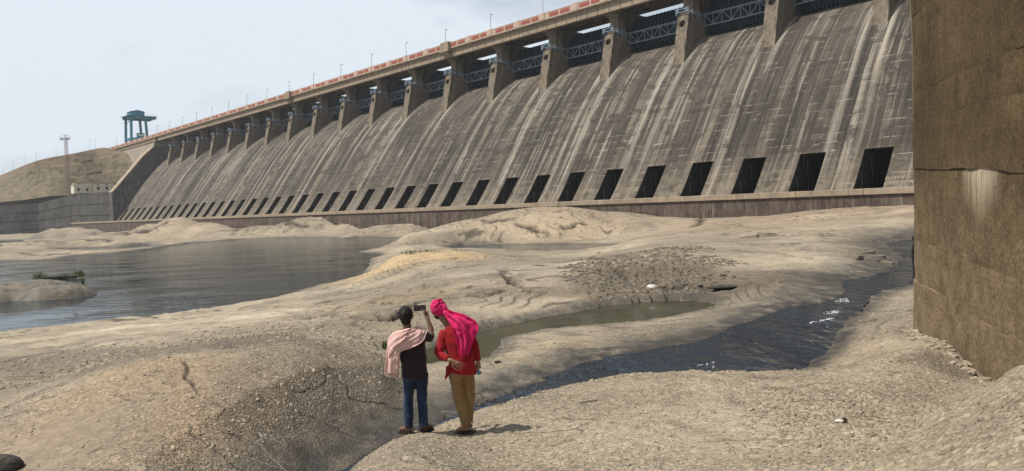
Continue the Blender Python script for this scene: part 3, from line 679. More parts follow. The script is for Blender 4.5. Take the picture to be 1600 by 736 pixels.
def frame_face(s0):
    """one spillway monolith from pier axis s0 to the next, with two real sluice holes and recessed lift joints"""
    rnd = random.Random(int(s0 * 10))
    sl = [.03]
    for c, h in SL_OFF: sl += [c - h, c + h]
    extra = [1.0, 7.3, 8.6, 9.9, 16.3, 4.0, 13.15]; sl = sorted(sl + extra + [BAY - .03])
    vl = [0.0, V_LO, V_HI]; v = 0
    while v < _arc2[-1] - 1.2:
        v += 1.525
        for q in (v - .07, v - .03, v + .03, v + .07):
            if abs(q - V_LO) > .2 and abs(q - V_HI) > .12: vl.append(q)
        if v > 22: vl.append(v - .76)
    vl.append(_arc2[-1]); vl = sorted(vl)
    lift_off = {}
    vs = []; uvs = []
    for v in vl:
        a, z = prof(v); na, nz_ = nrm(v); m = (v + .04) % 1.525; joint = m < .1 and v > 1; L_ = int((v + .04) // 1.525)
        off = lift_off.setdefault(L_, rnd.uniform(-.004, .004)); off = -.012 if (joint and .015 < m < .085) else off
        if v in (0.0, V_LO, V_HI): off = 0
        for s in sl: vs.append((a + na * off, s0 + s, z + nz_ * off)); uvs.append((s0 + s, v))
    n = len(sl); fs = []; fu = []
    def hole(i, j):
        vc = (vl[i] + vl[i + 1]) / 2; scn = (sl[j] + sl[j + 1]) / 2
        return V_LO < vc < V_HI and any(abs(scn - c) < h for c, h in SL_OFF)
    for i in range(len(vl) - 1):
        for j in range(n - 1):
            if not hole(i, j): fs.append((i * n + j, i * n + j + 1, (i + 1) * n + j + 1, (i + 1) * n + j))
    # side skirts so that the block has depth at its joints
    base = len(vs)
    for v in vl:
        a, z = prof(v); na, nz_ = nrm(v)
        for s in (sl[0], sl[-1]): vs.append((a - na * .6, s0 + s, z - nz_ * .6)); uvs.append((s0 + s, v))
    for i in range(len(vl) - 1):
        b = base + 2 * i; fs.append((i * n, (i + 1) * n, b + 2, b)); fs.append((i * n + n - 1, b + 1, b + 3, (i + 1) * n + n - 1))
    me_ = bpy.data.meshes.new('spillway_face'); me_.from_pydata(vs, [], fs); uvl = me_.uv_layers.new(name='UVMap')
    li = np.zeros(len(me_.loops), np.int32); me_.loops.foreach_get('vertex_index', li); uvl.data.foreach_set('uv', np.array(uvs, np.float32)[li].ravel())
    me_.polygons.foreach_set('use_smooth', [True] * len(me_.polygons)); me_.update()
    bm = bmesh.new(); bm.from_mesh(me_); bmesh.ops.recalc_face_normals(bm, faces=bm.faces[:])
    s_ = sum(f.normal.x * f.calc_area() for f in bm.faces)
    if s_ > 0: bmesh.ops.reverse_faces(bm, faces=bm.faces[:])
    bm.to_mesh(me_); bm.free()
    me_.set_sharp_from_angle(angle=radians(35))
    return link_mesh('spillway_face', me_, MS, dam)
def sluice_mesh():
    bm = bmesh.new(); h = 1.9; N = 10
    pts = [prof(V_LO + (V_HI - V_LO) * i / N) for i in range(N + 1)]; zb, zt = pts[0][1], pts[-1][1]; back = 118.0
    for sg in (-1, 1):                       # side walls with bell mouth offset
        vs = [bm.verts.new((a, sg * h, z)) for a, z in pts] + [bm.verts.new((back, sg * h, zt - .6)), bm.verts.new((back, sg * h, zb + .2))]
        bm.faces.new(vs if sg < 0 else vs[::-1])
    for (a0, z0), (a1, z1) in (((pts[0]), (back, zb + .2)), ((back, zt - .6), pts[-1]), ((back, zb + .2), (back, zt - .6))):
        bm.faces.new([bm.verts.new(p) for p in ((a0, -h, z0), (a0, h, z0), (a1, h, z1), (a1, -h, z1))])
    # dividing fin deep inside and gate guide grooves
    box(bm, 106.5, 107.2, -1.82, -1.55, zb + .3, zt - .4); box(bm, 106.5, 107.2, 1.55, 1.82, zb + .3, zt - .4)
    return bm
sl0 = obj('sluice_tunnel', sluice_mesh(), m_conc('shade_dark_tunnel_concrete', (0.018, 0.017, 0.015), (0.045, 0.041, 0.034)), dam); sl0.location.y = SPK[0] + SL_OFF[0][0]  # darkness inside the tunnel is put into this near-black colour
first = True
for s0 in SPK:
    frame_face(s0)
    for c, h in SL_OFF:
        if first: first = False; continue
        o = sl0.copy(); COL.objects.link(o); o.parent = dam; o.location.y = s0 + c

# pier
PW = 1.25
def pier_mesh():
    """built round x = a, y = 0; height over the eye H0"""
    bm = bmesh.new(); z = lambda h: H0 + h
    prism(bm, [(118.6, z(24.5)), (119.3, z(27.0)), (121.4, z(36.3)), (121.6, z(36.75)), (127.2, z(36.75)), (127.2, z(30.0))], 'y', -PW, PW)
    bmesh.ops.bevel(bm, geom=[e for e in bm.edges if abs((e.verts[0].co - e.verts[1].co).y) < .01 and max(e.verts[0].co.x, e.verts[1].co.x) < 122], offset=.07, segments=1, affect='EDGES')
    return bm
pier0 = obj('pier', pier_mesh(), MP)
cut = bmesh.new(); bmesh.ops.create_cone(cut, cap_ends=True, segments=20, radius1=.68, radius2=.68, depth=1.8, matrix=Matrix.Translation((120.9, 0, H0 + 34.6)) @ Matrix.Rotation(pi / 2, 4, 'Y'))
co_ = obj('cutter', cut, None)
md = pier0.modifiers.new('b', 'BOOLEAN'); md.operation = 'DIFFERENCE'; md.object = co_; md.solver = 'EXACT'
dg = bpy.context.evaluated_depsgraph_get(); nm_ = bpy.data.meshes.new_from_object(pier0.evaluated_get(dg)); pier0.modifiers.clear(); pier0.data = nm_
if not nm_.materials: nm_.materials.append(MP)
bpy.data.objects.remove(co_); pier0.parent = dam
bm = bmesh.new(); z = lambda h: H0 + h
box(bm, 123.2, 125.6, -1.12, 1.12, z(36.75), z(40.1), .05)                                   # front column
prism(bm, [(123.2, z(39.9)), (122.9, z(40.15)), (122.3, z(40.55)), (122.1, z(40.7)), (122.1, z(41.0)), (125.6, z(41.0)), (125.6, z(39.9))], 'y', -1.5, 1.5)
box(bm, 123.05, 125.7, -1.3, 1.3, z(39.3), z(39.5)); box(bm, 122.0, 125.6, -1.62, 1.62, z(40.78), z(41.04))
obj('column', bm, MP, pier0)
bm = bmesh.new(); box(bm, 127.2, 137.5, -1.05, 1.05, z(29), z(41.5), .05); box(bm, 125.62, 127.18, -.8, .8, z(36.76), z(41.9))
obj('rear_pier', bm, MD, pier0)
# anchor clamp round the pier at the knee
bm = bmesh.new()
for sg in (-1, 1):
    for zz in (36.55, 37.25): bar(bm, (121.2, sg * (PW + .12), z(zz)), (125.0, sg * (PW + .12), z(zz)), .1, .15)
    for xx in (121.2, 122.6, 124.2, 125.0): bar(bm, (xx, sg * (PW + .12), z(36.35)), (xx, sg * (PW + .12), z(37.4)), .2, .2)
for zz in (36.9, 37.45): bar(bm, (121.1, -PW - .3, z(zz)), (121.1, PW + .3, z(zz)), .12, .14)
for yy in (-1.25, -.9, .9, 1.25): bar(bm, (121.1, yy, z(36.75)), (121.1, yy, z(37.6)), .2, .22)
obj('anchor_clamp', bm, M_blue, pier0)
# gate with ribs
bm = bmesh.new(); R_ = 9.0; rows_ = 10
def gp(h): 
    t = (h - 36.6) / R_; return 128.5 - R_ * (cos(math.asin(t)) - cos(math.asin(3.2 / R_)))
gh = [32.2 + (40.1 - 32.2) * i / rows_ for i in range(rows_ + 1)]
g0 = [bm.verts.new((gp(h), 1.2, z(h))) for h in gh]; g1 = [bm.verts.new((gp(h), BAY - 1.2, z(h))) for h in gh]
b0 = [bm.verts.new((gp(h) + .06, 1.2, z(h))) for h in gh]; b1 = [bm.verts.new((gp(h) + .06, BAY - 1.2, z(h))) for h in gh]
for i in range(rows_):
    bm.faces.new((g0[i], g1[i], g1[i + 1], g0[i + 1])); bm.faces.new((b0[i], b0[i + 1], b1[i + 1], b1[i]))
bm.faces.new((g0[-1], g1[-1], b1[-1], b0[-1])); bm.faces.new((g0[0], b0[0], b1[0], g1[0]))
gate0 = obj('gate', bm, M_gate, dam, False)
rb = bmesh.new(); 
for i in range(len(gh) - 1): bar(rb, (gp(gh[i]) - .16, 0, z(gh[i])), (gp(gh[i + 1]) - .16, 0, z(gh[i + 1])), .12, .3)
ribme = bpy.data.meshes.new('rib'); rb.to_mesh(ribme); rb.free(); ribme.materials.append(M_gate)
bm = bmesh.new()
for k in range(22):                                              # toothed seal beam under the gate
    y0 = 1.6 + k * (BAY - 3.2) / 21; box(bm, gp(33.6) - .75, gp(33.6) - .2, y0 - .14, y0 + .14, z(33.35), z(33.95))
bar(bm, (gp(33.6) - .45, 1.25, z(34.0)), (gp(33.6) - .45, BAY - 1.25, z(34.0)), .3, .16)
tag(obj('seal_teeth', bm, M_gate, gate0), kind='stuff')
# walkway truss between the piers
bm = bmesh.new(); TA, T0, T1, ht, hb = 126.6, 1.35, BAY - 1.35, 36.95, 34.7
nn = 8
bar(bm, (TA, T0, z(ht)), (TA, T1, z(ht)), .2, .22); bar(bm, (TA, T0, z(hb)), (TA, T1, z(hb)), .2, .22)
for i in range(nn + 1):
    yy = T0 + (T1 - T0) * i / nn; bar(bm, (TA, yy, z(hb)), (TA, yy, z(ht)), .13)
    if i < nn: y2 = T0 + (T1 - T0) * (i + 1) / nn; bar(bm, (TA, yy, z(ht if i % 2 == 0 else hb)), (TA, y2, z(hb if i % 2 == 0 else ht)), .13)
for yy in (T0, T1):
    bar(bm, (123.2, yy, z(ht - .1)), (TA, yy, z(ht)), .16, .18); bar(bm, (123.3, yy, z(ht - .2)), (TA, yy, z(hb)), .18, .2)
    for q in (.35, .65): bar(bm, (123.2 + 3.4 * q, yy, z(ht)), (123.2 + 3.4 * q, yy, z(ht - .2 - 2.1 * q)), .09)
for yy in np.linspace(T0, T1, 9): bar(bm, (TA, yy, z(ht)), (TA + .9, yy, z(ht)), .1)
bar(bm, (TA + .9, T0, z(ht)), (TA + .9, T1, z(ht)), .12)
truss0 = obj('walkway_truss', bm, M_blue, dam)
# bridge span
bm = bmesh.new()
for i in range(6):                                               # precast face panels of the front beam
    y0 = i * BAY / 6; box(bm, 121.5, 122.5, y0 + .06, y0 + BAY / 6 - .06, z(40.98), z(42.98), .02)
span0 = obj('bridge_span', bm, MG, dam)
bm = bmesh.new()
for a0, w, hb2 in ((122.7, .7, 41.06), (125.6, .6, 41.06), (128.2, .6, 41.3), (130.6, .8, 41.75)): box(bm, a0, a0 + w, 0, BAY, z(hb2), z(42.7))
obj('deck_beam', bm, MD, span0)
bm = bmesh.new(); box(bm, 120.9, 131.9, 0, BAY, z(42.98), z(43.28), .03); box(bm, 121.25, 131.5, 0, BAY, z(42.72), z(42.975)); obj('deck_slab', bm, MG, span0)
bm = bmesh.new(); box(bm, 121.05, 121.3, .01, BAY - .01, z(43.285), z(44.55), .03); box(bm, 121.0, 121.36, .01, BAY - .01, z(44.552), z(44.72)); box(bm, 131.4, 131.6, .01, BAY - .01, z(43.285), z(44.4)); obj('parapet', bm, M_par, span0)
bl = bmesh.new(); box(bl, 120.88, 121.48, -.8, .8, z(43.29), z(44.86), .05); box(bl, 120.95, 121.42, -.95, .95, z(43.29), z(44.6))
blme = bpy.data.meshes.new('parapet_block'); bl.to_mesh(blme); bl.free(); blme.materials.append(M_par)
pn = bmesh.new(); box(pn, 120.99, 121.049, -1.45, 1.45, z(43.55), z(44.35), .02)
pnme = bpy.data.meshes.new('parapet_panel'); pn.to_mesh(pnme); pn.free(); pnme.materials.append(M_red)
for hb_ in (0, BAY / 2):
    o = link_mesh('parapet_block', blme, None, span0); o.location.y = hb_ + 0.0 if hb_ else .97
    for q in (2.95, 6.35): o = link_mesh('parapet_panel', pnme, None, span0); o.location.y = hb_ + q
dm_ = {}
for o, name in ((pier0, 'pier'), (gate0, 'gate'), (truss0, 'walkway_truss'), (span0, 'bridge_span')): dm_[name] = o
NRIB = 17
for k in range(NRIB): o = link_mesh('rib', ribme, None, gate0); o.location.y = 1.7 + k * (BAY - 3.4) / (NRIB - 1)
pier0.location.y = SPK[0]
for o in (gate0, truss0, span0): o.location.y = SPK[0]
for s0 in SPK[1:]:
    for nme, o in dm_.items():
        if nme == 'gate' and s0 > S0 + BAY * 3.5:                 # far gates: ribs too small to show
            c = o.copy(); COL.objects.link(c); c.parent = dam; c.location.y = s0; continue
        c = copy_tree(o, dam); c.location.y = s0
# toe wall under the spillway, one block a bay, running on past the last bay
def toe_block(y0, y1, zb=-3.2):
    bm = bmesh.new(); box(bm, 98.95, 101.4, y0 + .02, y1 - .02, H0 + .42, H0 + 1.25, .05); o = obj('sill_block', bm, MC, dam)
    bm = bmesh.new(); box(bm, 99.2, 101.3, y0 + .015, y1 - .015, H0 - 8, H0 + .418, .03); obj('toe_wall', bm, MT, o)
y = S0 - BAY * 5 + 4
while y < 478: toe_block(y, y + BAY / 2 if y < 200 else y + BAY); y += BAY / 2 if y < 200 else BAY
# end training wall beside the last bay and the abutment beyond it
SE = SPK[-1] + BAY
bm = bmesh.new()
prism(bm, [(99.3, H0 - 6), (99.3, H0 + 15.2), (101.2, H0 + 17.0), (114.5, H0 + 33.2), (119.5, H0 + 37.8), (128, H0 + 37.8), (137, H0 + 37.8), (137, H0 - 6)], 'y', SE + .05, SE + 6.2)
obj('end_wall', bm, m_conc('dark_masonry', (0.055, 0.053, 0.048), (0.12, 0.112, 0.1), sc=.35, amt=.8), dam)
bm = bmesh.new(); prism(bm, [(99.2, H0 + 15.3), (101.0, H0 + 17.2), (114.3, H0 + 33.4), (119.3, H0 + 38.0), (119.6, H0 + 37.6), (114.6, H0 + 33.0), (101.3, H0 + 16.8), (99.5, H0 + 14.9)], 'y', SE - .05, SE + 6.4)
obj('coping', bm, MC, dam)
bm = bmesh.new()
prism(bm, [(108, H0 - 4), (112.5, H0 + 16), (121.8, H0 + 40.8), (121.8, H0 + 43.0), (132, H0 + 43.0), (137, H0 + 20), (137, H0 - 4)], 'y', SE + 6.25, SE + 92)
obj('abutment_wall', bm, MN, dam)
bm = bmesh.new()
for i in range(10):
    y0 = SE + 3.3 + i * 9.15; box(bm, 121.5, 122.4, y0 + .03, y0 + 9.12, z(41.2), z(42.98), .02)
obj('edge_beam', bm, MG, dam)
ae = obj('approach_deck', (lambda b: (box(b, 120.9, 131.9, SE, SE + 96, z(42.98), z(43.28), .03), b)[1])(bmesh.new()), MG, dam)
obj('parapet', (lambda b: (box(b, 121.05, 121.3, SE + .01, SE + 95.9, z(43.285), z(44.55), .03), box(b, 121.0, 121.36, SE + .01, SE + 95.9, z(44.552), z(44.72)), b)[-1])(bmesh.new()), M_par, ae)
for i in range(10):
    o = link_mesh('parapet_block', blme, None, ae); o.location.y = SE + .97 + i * BAY / 2
    for q in (2.95, 6.35): o = link_mesh('parapet_panel', pnme, None, ae); o.location.y = SE + q + i * BAY / 2
# belvedere blocks over some piers (wider bracket under the parapet)
for k in (3, 8):
    bm = bmesh.new(); yy = S0 + BAY * (k); box(bm, 120.2, 121.45, yy - 1.7, yy + 1.7, z(42.6), z(44.9), .06); box(bm, 119.9, 121.4, yy - 2.0, yy + 2.0, z(42.3), z(42.62), .03)
    prism(bm, [(120.1, z(42.3)), (121.5, z(42.3)), (121.5, z(41.0))], 'y', yy - 1.3, yy + 1.3); obj('lookout_bracket', bm, MG, dam)
# chalked greeting on the concrete beside the nearest sluice
def text_on_face(txt, s, v, size):
    cu = bpy.data.curves.new('greeting', 'FONT'); cu.body = txt; cu.size = size; cu.extrude = 0.0; cu.offset = .012
    to = bpy.data.objects.new('t', cu); COL.objects.link(to); dg = bpy.context.evaluated_depsgraph_get()
    mt = bpy.data.meshes.new_from_object(to.evaluated_get(dg)); bpy.data.objects.remove(to)
    for vt in mt.vertices:
        a, zz = prof(v + vt.co.y); na, nz_ = nrm(v + vt.co.y); vt.co = (a + na * .03, s - vt.co.x, zz + nz_ * .03)
    mt.update(); mt.materials.clear(); link_mesh('painted_greeting', mt, M_chalk, dam)
M_chalk = plain('white_chalk_lettering', (0.22, 0.195, 0.155), 0.95, 0.4, 2)
text_on_face('HAPPY', 37.0, 1.75, .8)
text_on_face('2010 NEW Y', 36.6, .95, .72)

# lamp posts on the parapet line
def lamp_mesh():
    bm = bmesh.new(); tube(bm, [(0, 0, 0), (0, 0, 5.2)], [.09, .055], 6); return bm
def lamp(loc, rz, label, group, first=[None]):
    if first[0] is None:
        r = empty('lamp_post', loc); obj('pole', lamp_mesh(), M_pole, r)
        bm = bmesh.new(); tube(bm, [(0, 0, 5.1), (0, .15, 5.35), (0, .5, 5.42)], .05, 6); tube(bm, [(0, .1, 5.46), (0, .75, 5.50)], [.13, .1], 6); obj('lamp_head', bm, M_pole, r); first[0] = r
    else: r = copy_tree(first[0])
    r.location = loc; r.rotation_euler = (0, 0, rz); tag(r, label, 'lamp post', group); return r
ORD = ['nearest', 'second nearest', 'third nearest', 'fourth nearest', 'fifth nearest', 'sixth nearest', 'seventh nearest', 'eighth nearest', 'ninth nearest', 'tenth nearest', 'eleventh nearest', 'twelfth nearest',
       'thirteenth nearest', 'fourteenth nearest', 'fifteenth nearest', 'sixteenth nearest', 'seventeenth nearest', 'eighteenth nearest', 'nineteenth nearest', 'twentieth nearest']
for i, k in enumerate(range(0, 21)):
    s = S0 + BAY * k + 1.2; p = DW(s, 121.75, H0 + 43.27)
    if s > SE + 80: break
    lab = 'thin lamp post on the dam parapet, %s of the visible row' % ORD[i] if i < 20 else 'thin grey lamp post at the far end of the dam parapet'
    lamp(p, TH - pi / 2, lab, 'lamp posts along the dam parapet')

# ------------------------------------------------------------------ masonry wall at the far left, hill, buildings, mast, crane
M_mas = m_conc('grey_masonry', (0.03, 0.03, 0.029), (0.085, 0.082, 0.074), sc=.12, amt=.85, dark=(0.022, 0.021, 0.021))
rw = empty('retaining_wall', (0, 0, 0)); tag(rw, 'long dark stained stone retaining wall below the hill at far left', 'retaining wall')
def wall_seg(p, q, z0a, z1a, z1b, parent, nx, nz_, th=3.0, mat=None, zb=-2, name='masonry_panel', gap=.06):
    """stone panels between plan points p and q, top sloping from z1a to z1b"""
    p = Vector(p); q = Vector(q); d = q - p; L_ = d.length; d.normalize(); nn = Vector((d.y, -d.x, 0)).normalized()
    if nn.dot(-p) < 0: nn = -nn
    for i in range(nx):
        for j in range(nz_):
            t0, t1 = i / nx, (i + 1) / nx; f0, f1 = j / nz_, (j + 1) / nz_
            def P(t, f, off): zt = z1a + (z1b - z1a) * t; b = p + d * L_ * t; return (b.x + nn.x * off, b.y + nn.y * off, zb + (zt - zb) * f)
            pr_ = random.uniform(0, .12); g = gap / L_
            A = [P(t0 + g, f0, pr_ - .0), P(t1 - g, f0, pr_), P(t1 - g, f1 - .012, pr_ - .15), P(t0 + g, f1 - .012, pr_ - .15)]
            B = [P(t0 + g, f0, -th), P(t1 - g, f0, -th), P(t1 - g, f1 - .012, -th), P(t0 + g, f1 - .012, -th)]
            o = pydata(name, A + B, [(0, 1, 2, 3), (7, 6, 5, 4), (0, 4, 5, 1), (1, 5, 6, 2), (2, 6, 7, 3), (3, 7, 4, 0)], mat or M_mas, parent)
            bm = bmesh.new(); bm.from_mesh(o.data); bmesh.ops.recalc_face_normals(bm, faces=bm.faces[:]); bm.to_mesh(o.data); bm.free()
W0 = DW(SE + 1, 99.9, 0); W1 = DW(478, 99.9, 0); W2 = atY(60, 340, 447); W2.z = 0; W3 = atY(-260, 340, 450); W3.z = 0
W1b = W1.copy()
bm = bmesh.new()
for a_, b_, h_ in ((W0, W1, H0 + 14.8), (W1, W2, H0 + 13.6), (W2, W3, H0 + 13.2)):
    d_ = (b_ - a_).normalized(); n_ = Vector((-d_.y, d_.x, 0)); n_ = n_ if n_.dot(a_) > 0 else -n_
    box(bm, 0, (b_ - a_).length + .5, .35, 2.8, -2, h_, M=Matrix(((d_.x, n_.x, 0, a_.x), (d_.y, n_.y, 0, a_.y), (0, 0, 1, 0), (0, 0, 0, 1))))
obj('wall_core', bm, M_mas, rw)
wall_seg(W0, W1, 0, H0 + 15.2, H0 + 17.6, rw, 8, 4)
wall_seg(W1b, W2, 0, H0 + 17.4, H0 + 14.0, rw, 3, 4)
wall_seg(W2, W3, 0, H0 + 14.0, H0 + 13.6, rw, 9, 4)
# hill / embankment
def m_hill():
    t = NT('dry_grass_hill', 0.95, 0.1); o = t.tc(); q = t.sep(o)
    a = t.noise(o, .035, 5, .65); b = t.noise(t.map(o, (1, 1, 4)), .12, 5, .7); f = t.noise(o, .9, 6, .75)
    c = t.mix(t.rng(a, .38, .62), (0.165, 0.135, 0.085), (0.23, 0.185, 0.13)); c = t.mix(t.rng(b, .48, .6, 0, .85), c, (0.07, 0.07, 0.035)); c = t.mix(t.rng(f, .55, .75, 0, .7), c, (0.07, 0.07, 0.035))
    c = t.mix(t.rng(f, .42, .3, 0, .5), c, (0.3, 0.25, 0.18)); c = t.mix(t.rng(q[2], 43, 48, 0, .5), c, (0.2, 0.13, 0.1))
    t.color(c); t.bump(f, .9, 1.2); return t.m
MH = m_hill()
crest = [DW(484, 123.5, H0 + 44.0), inv(160, 231, 49), inv(114, 240, 48.7), inv(57, 251.5, 48.4), inv(0, 274, 48), inv(-50, 292, 47.5), inv(-130, 314, 47)]
foot = [DW(407, 111.5, H0 + 17.6), DW(440, 113, H0 + 17.6), DW(486, 113, H0 + 17.4), atY(84, 306, 452), atY(30, 313, 455), atY(-60, 320, 456), atY(-300, 330, 458)]
edge_ = [foot[0], DW(416, 114.3, H0 + 22), DW(428, 118, H0 + 30.5), DW(450, 121.5, H0 + 37), crest[0]]
def cr(P, t):
    n = len(P) - 1; x = t * n; i = min(int(x), n - 1); u = x - i; p = [P[max(i - 1, 0)], P[i], P[i + 1], P[min(i + 2, n)]]
    return .5 * ((2 * p[1]) + (p[2] - p[0]) * u + (2 * p[0] - 5 * p[1] + 4 * p[2] - p[3]) * u * u + (3 * p[1] - p[0] - 3 * p[2] + p[3]) * u ** 3)
nu, nvv = 150, 60; hv = []
for i in range(nu):
    a = cr(foot, i / (nu - 1)); b = cr(crest, i / (nu - 1))
    for j in range(nvv + 12):
        if j <= nvv:
            t = j / nvv; p = a.lerp(b, t); p.z += (b.z - a.z) * (.16 * sin(pi * t)) * (.6 + .4 * t) if t < 1 else 0
            w = sin(pi * min(t * 1.02, 1)); n1 = float(fbm(np.array([p.x * 1.0]), np.array([p.y * 1.0 + t * 40]), .03, 4, 5)[0]) * 2.2 + float(fbm(np.array([p.x]), np.array([p.y + t * 60]), .2, 3, 8)[0]) * .7
            p.z += w * n1
            for tt in (.33, .62, .84): p.z += .9 * math.exp(-((t - tt) / .012) ** 2)     # old terrace paths
        else: u = (j - nvv) / 12; p = b + Vector((-.25, 1, 0)) * u * 90 + Vector((0, 0, -30 * max(0, u - .12)))
        if j <= nvv:
            t = j / nvv; e_ = cr(edge_, t); l_ = foot[0].lerp(crest[0], t); p = p + (e_ - l_) * math.exp(-i / 10.0) - Vector((0, 0, p.z - max(p.z, -9))) * 0
            if i == 0: p = e_ + nv * 14 + Vector((0, 0, -1.0))
        hv.append(p)
hf = [(i * (nvv + 12) + j, (i + 1) * (nvv + 12) + j, (i + 1) * (nvv + 12) + j + 1, i * (nvv + 12) + j + 1) for i in range(nu - 1) for j in range(nvv + 11)]
hill = pydata('hill', hv, hf, MH, None, True); tag(hill, 'dry grassy embankment hill rising to the dam road', kind='structure')
# level shelf between the wall top and the hill foot
shelf = [W0 + Vector((0, 0, H0 + 15.1)), W1 + Vector((0, 0, H0 + 17.3)), W2 + Vector((0, 0, H0 + 13.8)), W3 + Vector((0, 0, H0 + 13.4)), foot[-1] + Vector((-30, 60, 0)), foot[5] + Vector((0, 60, 1)), foot[3] + Vector((0, 40, 1)), foot[1] + Vector((20, 30, 0))]
o = pydata('hill_shelf', [tuple(p) for p in shelf], [tuple(range(len(shelf)))], MH); tag(o, 'level dirt shelf behind the retaining wall', kind='structure')

def building(px0, px1, Y, zb, h, depth, label, nwin, upper, parapet):
    a = atY(px0, 300, Y); b = atY(px1, 300, Y + 6); d = (b - a); d.z = 0; w = d.length; r = empty('white_building', (a.x, a.y, zb), atan2(d.y, d.x)); tag(r, label, 'building')
    n_ = nwin; ww = 1.1; zs = h * .28; zt = h * .62
    cs = [w * (i + .5) / n_ for i in range(n_)]
    xs = sorted([0, w] + [c - ww / 2 for c in cs] + [c + ww / 2 for c in cs]); zs_ = [0, zs, zt, h]; bm = bmesh.new()
    for i in range(len(xs) - 1):
        for j in range(3):
            mid = (xs[i] + xs[i + 1]) / 2
            if j == 1 and any(abs(mid - c) < ww / 2 for c in cs): continue
            bm.faces.new([bm.verts.new(p) for p in ((xs[i], 0, zs_[j]), (xs[i + 1], 0, zs_[j]), (xs[i + 1], 0, zs_[j + 1]), (xs[i], 0, zs_[j + 1]))])
    for q in ([(0, 0, 0), (0, 0, h), (0, depth, h), (0, depth, 0)], [(w, 0, 0), (w, depth, 0), (w, depth, h), (w, 0, h)], [(0, depth, 0), (0, depth, h), (w, depth, h), (w, depth, 0)]): bm.faces.new([bm.verts.new(p) for p in q])
    bmesh.ops.remove_doubles(bm, verts=bm.verts[:], dist=.001); bmesh.ops.recalc_face_normals(bm, faces=bm.faces[:]); obj('wall', bm, M_white, r)
    bm = bmesh.new(); box(bm, -.25, w + .25, -.25, depth + .2, h, h + .28); box(bm, -.1, w + .1, -.1, .1, h + .282, h + .6); obj('roof', bm, M_white if parapet else MG, r)
    if parapet: bm = bmesh.new(); box(bm, -.3, 1.6, .1, 1.4, h + .29, h + 1.3); obj('stair_head', bm, M_white, r)
    for c in cs:
        bm = bmesh.new(); box(bm, c - ww / 2, c + ww / 2, .25, .3, zs, zt); wdw = obj('window', bm, M_dark, r)
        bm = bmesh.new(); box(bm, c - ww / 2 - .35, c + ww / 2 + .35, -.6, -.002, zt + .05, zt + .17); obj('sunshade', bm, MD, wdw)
        if upper: bm = bmesh.new(); box(bm, c - .45, c + .45, -.012, -.002, h - .8, h - .3); obj('vent', bm, M_dark, r)
building(116, 143, 410, H0 + 17.6, 4.4, 7, 'small cream building with two shaded windows, left one beside the mast', 2, False, True)
building(147, 187, 392, H0 + 17.0, 4.6, 7, 'longer cream building with three windows and three vents beside the dam wall', 3, True, False)

# lattice mast
base = atY(107, 296, 400); base.z = H0 + 17
mast = empty('lattice_mast', base, 0); tag(mast, 'tall thin red and white lattice mast with a floodlight platform', 'mast')
hm = 30.3; bm = bmesh.new()
def mc(k, zz, w0=.62, w1=.55): w = w0 + (w1 - w0) * zz / hm; return (w * (1 if k in (0, 1) else -1), w * (1 if k in (0, 3) else -1), zz)
for k in range(4): bar(bm, mc(k, 0), mc(k, hm), .12)
nseg = 18
for i in range(nseg):
    z0, z1 = hm * i / nseg, hm * (i + 1) / nseg
    for k in range(4): bar(bm, mc(k, z0), mc((k + 1) % 4, z1), .07); bar(bm, mc(k, z1), mc((k + 1) % 4, z1), .07)
obj('mast_frame', bm, M_mast, mast)
bm = bmesh.new(); box(bm, -2.6, 2.6, -.9, .9, hm, hm + .15)
for x in np.linspace(-2.6, 2.6, 5): bar(bm, (x, -.9, hm + .1), (x, -.9, hm + 1.3), .1)
bar(bm, (-2.6, -.9, hm + 1.3), (2.6, -.9, hm + 1.3), .1); bar(bm, (-2.6, -.9, hm - 1.2), (2.6, -.9, hm - 1.2), .1); 
for x in (-2.6, 2.6): bar(bm, (x, -.9, hm - 1.2), (x, -.9, hm), .1)
obj('platform', bm, M_pole, mast)
for x in (-2.1, -1.0, 1.0, 2.1): bm = bmesh.new(); box(bm, x - .4, x + .4, -1.3, -.95, hm - .9, hm - .2, .05); obj('floodlight', bm, M_pole, mast)
bm = bmesh.new(); tube(bm, [(0, 0, hm), (0, 0, hm + 1.5)], .12, 6); tube(bm, [(0, 0, hm + 1.5), (0, 0, hm + 1.9)], [.35, .3], 8); obj('beacon', bm, M_dark, mast)

# road lamps along the hill crest
labs = ['furthest left', 'second from the left', 'third from the left', 'fourth from the left', 'fifth from the left', 'sixth from the left', 'rightmost, beside the end of the dam parapet']
for i, (x, y, zz) in enumerate([(6, 271, 48.1), (21, 264, 48.2), (38, 257, 48.3), (57, 251.5, 48.4), (88, 245, 48.6), (141, 234, 48.9), (149, 232.5, 49.0)]):
    p = inv(x, y, zz) if i < 6 else inv(149, 233, 49)
    lamp((p.x, p.y, p.z - .3), -.9, 'curved road lamp on the hill crest, %s' % labs[i], 'road lamps on the hill crest').scale = (1, 1, 1.1 if i else 1)

